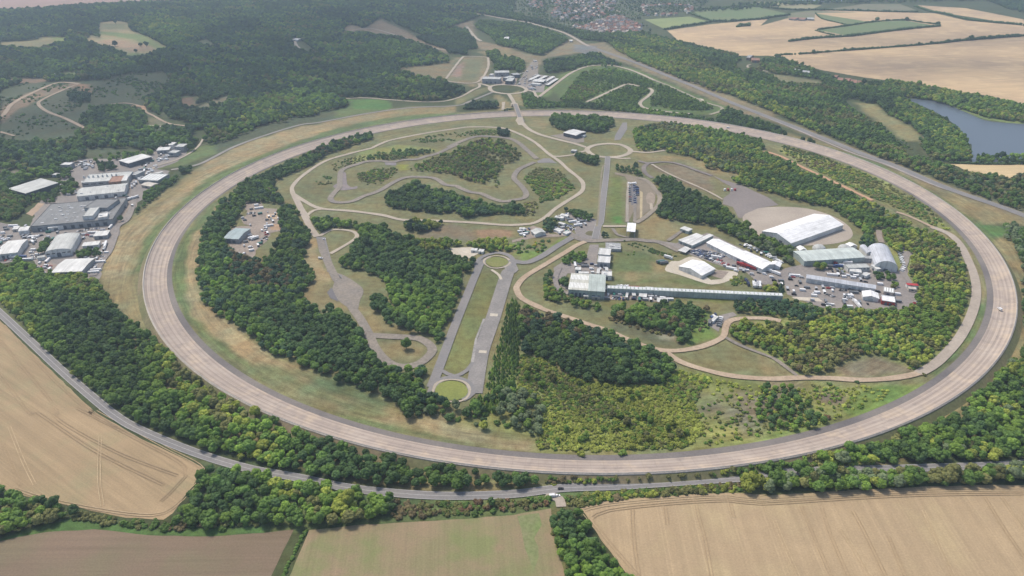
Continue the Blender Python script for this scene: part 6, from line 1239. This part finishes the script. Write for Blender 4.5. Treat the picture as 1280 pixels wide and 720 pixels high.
clutter("E7 480,200 1040,260 1040,330 640,330 440,320", 34, LE, GE, -.1); clutter("E7 160,270 460,275 450,310 200,300", 10, LE, GE, 0); clutter("E4 560,490 760,500 900,560 900,620 560,570", 12, LE, GE, 0)
LE = ('container lying in the gravel yard inside the wood', 'vehicle parked singly in the gravel yard inside the wood'); GE = ('containers in the gravel yard', 'single vehicles in the gravel yard')
clutter("G8 400,95 580,140 700,160 720,330 600,430 480,590 330,540 400,440 440,300 370,240 420,170", 30, LE, GE, .4)
LE = ('container in the grounds of the north cluster', 'vehicle parked singly in the grounds of the north cluster'); GE = ('containers in the north grounds', 'single vehicles in the north grounds')
clutter("E3 540,330 700,240 890,262 800,335 700,400 600,350", 22, LE, GE, .3); clutter("E3 620,240 720,110 740,200 640,260", 8, LE, GE, .8)
LE = ('container on the pale yard beside the bungalow', 'vehicle parked singly on the yards beside the bungalow'); GE = ('containers beside the bungalow', 'single vehicles beside the bungalow')
clutter("E4 60,190 160,190 120,260 70,250", 6, LE, GE, .3); clutter("E4 365,170 560,195 470,250 375,220", 12, LE, GE, .3); clutter("E4 440,100 560,100 700,150 600,180", 8, LE, GE, .3)
# steel gantry with red and white legs on the skid pad
gx, gy = at("B2 1095,265"); o = empty('skid_pad_rig', (gx, gy, 0)); tag(o, 'red and white rig standing on the edge of the skid pad', 'rig')
for i in range(4): q = MB(); q.box(-9+i*5, -6.5+i*5, -1.5, 1.5, .1, 3.2); q.build('water_tank', PAINT[4 if i % 2 else 0], o)
# poplar-like mast
# ------------------------------------------------------------------ village
hw = [plain('house_wall_'+n, c, .9) for n, c in (('cream', (.55,.5,.42)), ('white', (.68,.66,.62)), ('brick', (.3,.19,.14)))]
hr = [plain('house_roof_'+n, c, .9) for n, c in (('red', (.3,.15,.11)), ('brown', (.2,.13,.1)), ('grey', (.19,.19,.2)), ('pale', (.5,.42,.36)))]
HM = []
for i in range(9):
    q = MB(); L, D, h, r = 4.6+i % 3*1.3, 4, 5.2, 2.8; q.prism([(-D, -.3), (-D, h), (0, h+r-.15), (D, h), (D, -.3)], 'x', -L, L, 0)
    for s in (-1, 1): q.prism([(s*(D+.4), h-.3), (s*(D+.4), h-.05), (0, h+r+.15), (0, h+r-.1)], 'x', -L-.3, L+.3, 1)
    q.box(L*.5, L*.5+.9, -.4, .4, h+1, h+r+1.3, 0)
    for s in (-1, 1):
        for xx in (-.55, .5): q.box(L*xx-.6, L*xx+.6, s*D-.04 if s < 0 else D-.02, s*D+.02 if s < 0 else D+.04, 3.4, 4.6, 2)
    HM.append(q.me('house', [hw[(0, 1, 0, 1, 2, 1, 0, 1, 0)[i]], hr[(0, 1, 2, 3, 0, 1, 3, 0, 2)[i]], GLASS]))
HP = []
def houses(poly, n, label, group, md=17, ang0=.5, pick=None, sc_h=1.25):
    q = P(poly); a = np.array(q); lo, hi = a.min(0), a.max(0); c = 0
    for t in range(n*60):
        x, y = rv.uniform(lo[0], hi[0]), rv.uniform(lo[1], hi[1])
        if not inpoly(np.array([x]), np.array([y]), q)[0] or any((x-u)**2+(y-v)**2 < md*md for u, v in HP): continue
        HP.append((x, y)); o = link('house', HM[rv.choice(pick) if pick else rv.randrange(9)]); o.scale = (sc_h,)*3; o.location = (x, y, 0); o.rotation_euler = (0, 0, ang0+rv.choice((0, 0, math.pi/2))+.3*math.sin(x*.01+y*.006)+rv.uniform(-.1, .1)); tag(o, label, 'house', group); clear(x, y, 9); c += 1
        if c >= n: break
houses("G6 620,240 760,232 850,200 1000,150 1080,165 1224,240 1224,300 1030,312 880,305 760,285 640,270", 118, 'house of the bright new estate at the near edge of the distant village', 'houses of the new estate', 15.5)
houses("G6 210,10 330,30 350,90 230,70", 16, 'house of the small pale group at the left of the distant village', 'houses at the left of the village', 17, pick=(0,1,3,4))
houses("G6 420,0 900,-20 1000,0 980,130 780,180 560,200 420,150 480,60", 128, 'house in the leafy middle of the distant village', 'houses in the middle of the village', 20)
houses("A2 680,40 800,25 920,40 900,65 790,80 690,75 I 800,8 860,8 855,18 806,20", 36, 'house at the far right end of the distant village', 'houses at the right end of the village', 19, pick=(0,1,3,4,6))
# ------------------------------------------------------------------ hedges
def hedge(s, label, w=2.4, h=2.4, sp=3.4, tint=DK, name='field_hedge'):
    c = smooth_line(P(s), False, sp); rs = np.random.RandomState(len(c)); cen = []; rad = []
    x0, y0 = c[0]
    for x, y in c:
        g = rs.uniform(.75, 1.35); cen.append((x-x0+rs.uniform(-.5, .5), y-y0+rs.uniform(-.5, .5), h*.5*g)); rad.append(w*.75*g)
    v, f = clumps(rs, cen, rad, len(c)*7, .5, .8)
    o = link(name, mesh('hedge', v, f, FOL), None, (x0, y0, 0)); o['tint'] = [float(q) for q in tint]; tag(o, label, 'hedge')
hedge("A3 75,273 120,266 190,264 420,246 600,233 850,213 1000,197 1280,175 I 1380,40", 'long thin hedge crossing the big stubble fields from left to right', 4.5, 5, 6)
hedge("A3 900,207 1000,197 1280,176 I 1380,41", 'thicker tree-height right end of the long field hedge', 6.5, 8, 8)
hedge("A3 140,202 280,186 440,176 600,156 740,140 870,128", 'dark hedge along the lower side of the green pasture', 6, 6, 6)
hedge("A3 280,145 430,125 560,106 700,99 770,108 860,120", 'hedge along the upper side of the green pasture', 4.5, 4.5, 6)
hedge("A3 268,148 300,158 360,172 390,176", 'short hedge closing the left tip of the green pasture', 3.5, 3.5, 6)
hedge("A3 270,66 300,92 380,112 430,124", 'hedge on the left side of the small upper pasture', 3.5, 3.5, 6)
hedge("A2 780,144 880,128 960,116 1010,106 1090,104 1280,92 A3 20,90 80,82 140,74", 'hedge along the near side of the two bright pastures', 6, 6, 7)
hedge("A2 900,66 960,88 1010,104", 'hedge between the pale pasture and the bright green one', 5, 6, 7)
hedge("A2 900,48 1050,42 1200,32 1280,30", 'hedge along the far side of the bright green pasture', 6, 6, 8)
hedge("A3 0,32 130,48 250,50 450,52 600,58 760,60", 'hedge across the far end of the stubble fields', 6, 6, 8)
hedge("A3 750,32 830,58 900,70 1000,95 1120,110 1280,125 I 1380,50", 'hedge slanting down to the right edge of the far stubble', 6, 6, 8)
hedge("A2 1130,132 1150,128 1185,126", 'small dark copse-like hedge in the middle of the left stubble', 8, 8, 6)
hedge("F1 560,172 700,176 850,180 1000,184 1224,182 I 1380,206", 'dark hedge between the lake and the small golden field', 3, 2.6, 4)
hedge("D1 252,528 225,570 190,640 160,700 I 350,735", 'narrow green hedge between the bare brown field and the sown field', 1.6, 1.2, 2, MD)
hedge("A2 1130,270 1000,240 930,226", 'hedge on the near edge of the left stubble above the wood', 5, 6, 6)
# ------------------------------------------------------------------ plant the trees
def plant():
    trees = scatter(); buckets = {'broad': [], 'shrub': [], 'conifer': []}
    for t in trees: buckets[WOODS[t[4]]['kind']].append(t)
    NAMES = {'broad': ('broadleaf_tree', 'tree', 272), 'shrub': ('shrub', 'shrub', 290), 'conifer': ('conifer_tree', 'conifer', 290)}
    total = 0
    def single(kind, x, y, s, c, label, group=None, rz=0):
        nm, cat, _ = NAMES[kind]; o = empty(nm, (x, y, rz), rv.uniform(0, 6.28)); tag(o, label, cat, group)
        cr_ = link('crown', rv.choice(CM[kind]), o); cr_['tint'] = [float(q) for q in c]; zz = rv.uniform(.88, 1.2); cr_.scale = (s*rv.uniform(.9, 1.1), s, s*zz)
        tr = link('trunk', TM[kind], o); tr.scale = (s, s, s*zz)
    for s, kind, r, c, label in SINGLE:
        x, y = at(s); single(kind, x, y, r, c, label)
    for kind, L in buckets.items():
        A = np.array([(t[0], t[1], t[2]) for t in L]); wi = np.array([t[4] for t in L]); BZ = np.array([t[5] for t in L]); C = np.array([t[3] for t in L])
        X, Y, Z = A[:,0], A[:,1], A[:,2]
        d = Y*fw.y+(2-HC)*fw.z; c_ = X*right.x+Y*right.y+(2-HC)*right.z; u_ = X*up.x+Y*up.y+(2-HC)*up.z; pxx = 640+F*c_/d; pyy = 360-F*u_/d
        ins = (pxx > 2) & (pxx < 1278) & (pyy > 2) & (pyy < 722); size = np.where(ins, Z/d, 0)
        lab = np.array([bool(WOODS[i]['label']) for i in wi]); size = np.where(lab, size*1.3, size)
        order = np.argsort(-size)[:NAMES[kind][2]]; order = [i for i in order if size[i] > 0 and lab[i]]
        for i in order: single(kind, X[i], Y[i], Z[i], C[i], WOODS[wi[i]]['label'], WOODS[wi[i]]['label'].replace(' tree ', ' trees ').replace(' bush ', ' bushes ').replace(' conifer ', ' conifers '), BZ[i])
        rest = np.ones(len(L), bool); rest[order] = False
        v = (pxx > -260) & (pxx < 1540) & (pyy > -60) & (pyy < 900); rest &= v
        X, Y, Z, C, BZ = X[rest], Y[rest], Z[rest], C[rest], BZ[rest]; n = len(X); total += n
        me = bpy.data.meshes.new(kind+'_wood'); me.vertices.add(n); me.vertices.foreach_set('co', np.stack([X, Y, BZ], 1).ravel())
        zz = RS.uniform(.85, 1.25, n)
        for nm, ty, dat in (('tint', 'FLOAT_COLOR', np.concatenate([C, np.ones((n, 1))], 1)), ('siz', 'FLOAT_VECTOR', np.stack([Z*RS.uniform(.9, 1.12, n), Z, Z*zz], 1)), ('rot', 'FLOAT_VECTOR', np.stack([RS.normal(0, .05, n), RS.normal(0, .05, n), RS.uniform(0, 6.28, n)], 1))):
            at_ = me.attributes.new(nm, ty, 'POINT'); at_.data.foreach_set('color' if ty == 'FLOAT_COLOR' else 'vector', dat.ravel())
        at_ = me.attributes.new('vari', 'INT', 'POINT'); at_.data.foreach_set('value', RS.randint(0, len(CM[kind]), n))
        nm = {'broad': 'woodland', 'shrub': 'scrub', 'conifer': 'plantation'}[kind]
        o = link(nm, me); tag(o, {'broad': 'continuous broadleaf woodland covering the hills and filling the woods', 'shrub': 'mass of low scrub bushes and undergrowth', 'conifer': 'further close-set conifers of the plantation rows'}[kind], nm, None, 'stuff')
        ng = bpy.data.node_groups.new(nm, 'GeometryNodeTree'); ng.interface.new_socket('Geometry', in_out='INPUT', socket_type='NodeSocketGeometry'); ng.interface.new_socket('Geometry', in_out='OUTPUT', socket_type='NodeSocketGeometry')
        gi = ng.nodes.new('NodeGroupInput'); go = ng.nodes.new('NodeGroupOutput'); jn = ng.nodes.new('GeometryNodeJoinGeometry')
        def na(name, ty): q = ng.nodes.new('GeometryNodeInputNamedAttribute'); q.data_type = ty; q.inputs[0].default_value = name; return q.outputs['Attribute']
        vr = na('vari', 'INT'); sc_ = na('siz', 'FLOAT_VECTOR'); ro = na('rot', 'FLOAT_VECTOR')
        for k, cm in enumerate(CM[kind]):
            src = next((q for q in bpy.data.objects if q.data == cm and q.name.startswith('crown')), None)
            if src is None: continue
            oi = ng.nodes.new('GeometryNodeObjectInfo'); oi.inputs['Object'].default_value = src; oi.transform_space = 'ORIGINAL'
            ip = ng.nodes.new('GeometryNodeInstanceOnPoints'); eq = ng.nodes.new('FunctionNodeCompare'); eq.data_type = 'INT'; eq.operation = 'EQUAL'
            ng.links.new(vr, eq.inputs[2]); eq.inputs[3].default_value = k
            ng.links.new(gi.outputs[0], ip.inputs['Points']); ng.links.new(eq.outputs[0], ip.inputs['Selection']); ng.links.new(oi.outputs['Geometry'], ip.inputs['Instance'])
            e2 = ng.nodes.new('FunctionNodeEulerToRotation'); ng.links.new(ro, e2.inputs[0]); ng.links.new(e2.outputs[0], ip.inputs['Rotation']); ng.links.new(sc_, ip.inputs['Scale'])
            ng.links.new(ip.outputs[0], jn.inputs[0])
        ng.links.new(jn.outputs[0], go.inputs[0])
        md = o.modifiers.new('plant', 'NODES'); md.node_group = ng
    print('TREES', total)
plant()
# ------------------------------------------------------------------ sky, sun, air
SUN_EL, SUN_AZ = math.radians(57), math.radians(-42)      # azimuth from +Y (into the picture) towards +X
w = bpy.data.worlds.new('World'); S.world = w; w.use_nodes = True; t = w.node_tree
sk = t.nodes.new('ShaderNodeTexSky'); sk.sky_type = 'NISHITA'; sk.sun_disc = False; sk.sun_elevation = SUN_EL; sk.sun_rotation = SUN_AZ; sk.air_density = 1; sk.dust_density = 3
t.links.new(sk.outputs[0], t.nodes['Background'].inputs[0]); t.nodes['Background'].inputs[1].default_value = .15
sun = bpy.data.objects.new('sun', bpy.data.lights.new('sun', 'SUN')); COL.objects.link(sun); sun.data.energy = 2.8; sun.data.angle = math.radians(10); sun.data.color = (1, .92, .79)
dv = Vector((math.sin(SUN_AZ)*math.cos(SUN_EL), math.cos(SUN_AZ)*math.cos(SUN_EL), math.sin(SUN_EL))); sun.rotation_euler = dv.to_track_quat('Z', 'Y').to_euler()
q = MB(); q.box(-9000, 9000, -400, 16500, -1, HC+30)
hz = q.me('haze', []); ho = link('haze', hz); ho['kind'] = 'stuff'; hm = bpy.data.materials.new('haze'); hm.use_nodes = True; t = hm.node_tree; t.nodes.remove(t.nodes['Principled BSDF'])
pv = t.nodes.new('ShaderNodeVolumePrincipled'); pv.inputs['Color'].default_value = (.66,.83,1,1); pv.inputs['Density'].default_value = .000115; pv.inputs['Anisotropy'].default_value = .2; t.links.new(pv.outputs[0], t.nodes['Material Output'].inputs['Volume']); hz.materials.append(hm)
ho.visible_shadow = True
# clouds added out of view above the camera, placed and sized to shade the western woods and part of the far stubble
cmt = bpy.data.materials.new('cloud'); cmt.use_nodes = True; t = cmt.node_tree; b = t.nodes['Principled BSDF']; b.inputs['Base Color'].default_value = (.9,.9,.92,1); b.inputs['Roughness'].default_value = 1
tr = t.nodes.new('ShaderNodeBsdfTransparent'); mx = t.nodes.new('ShaderNodeMixShader'); mx.inputs[0].default_value = .34; t.links.new(tr.outputs[0], mx.inputs[1]); t.links.new(b.outputs[0], mx.inputs[2]); t.links.new(mx.outputs[0], t.nodes['Material Output'].inputs[0])
for i, (q, ax, ay) in enumerate((("I 360,55", 430, 620), ("I 270,95", 330, 230), ("I 60,28", 420, 330), ("I 40,68", 260, 170), ("I 480,20", 420, 420), ("I 1180,82", 330, 120), ("I 1230,50", 420, 90), ("I 1020,52", 200, 60), ("I 60,150", 200, 130))):
    x, y = at(q); zc = 950+i*12; k = zc/dv.z; rs = np.random.RandomState(i); v = IV.copy()
    bmc = bmesh.new(); bmesh.ops.create_icosphere(bmc, subdivisions=4, radius=1); ph = rs.uniform(0, 6, 6)
    for w_ in bmc.verts:
        c = w_.co; g = 1+.2*math.sin(3*c.x+ph[0])*math.cos(4*c.y+ph[1])+.1*math.sin(9*c.x+ph[2])*math.sin(8*c.y+ph[3]); w_.co = Vector((c.x*ax*g, c.y*ay*g, c.z*45*g))
    me = bpy.data.meshes.new('cloud'); bmc.to_mesh(me); bmc.free(); me.materials.append(cmt)
    for p_ in me.polygons: p_.use_smooth = True
    o = link('cloud', me); o.location = (x+dv.x*k, y+dv.y*k, zc); o['kind'] = 'structure'
S.view_settings.view_transform = 'Standard'; S.view_settings.look = 'None'; S.view_settings.exposure = .2; S.view_settings.gamma = 1
S.cycles.use_denoising = True; S.cycles.max_bounces = 5; S.cycles.diffuse_bounces = 3; S.cycles.volume_bounces = 0; S.cycles.transparent_max_bounces = 8
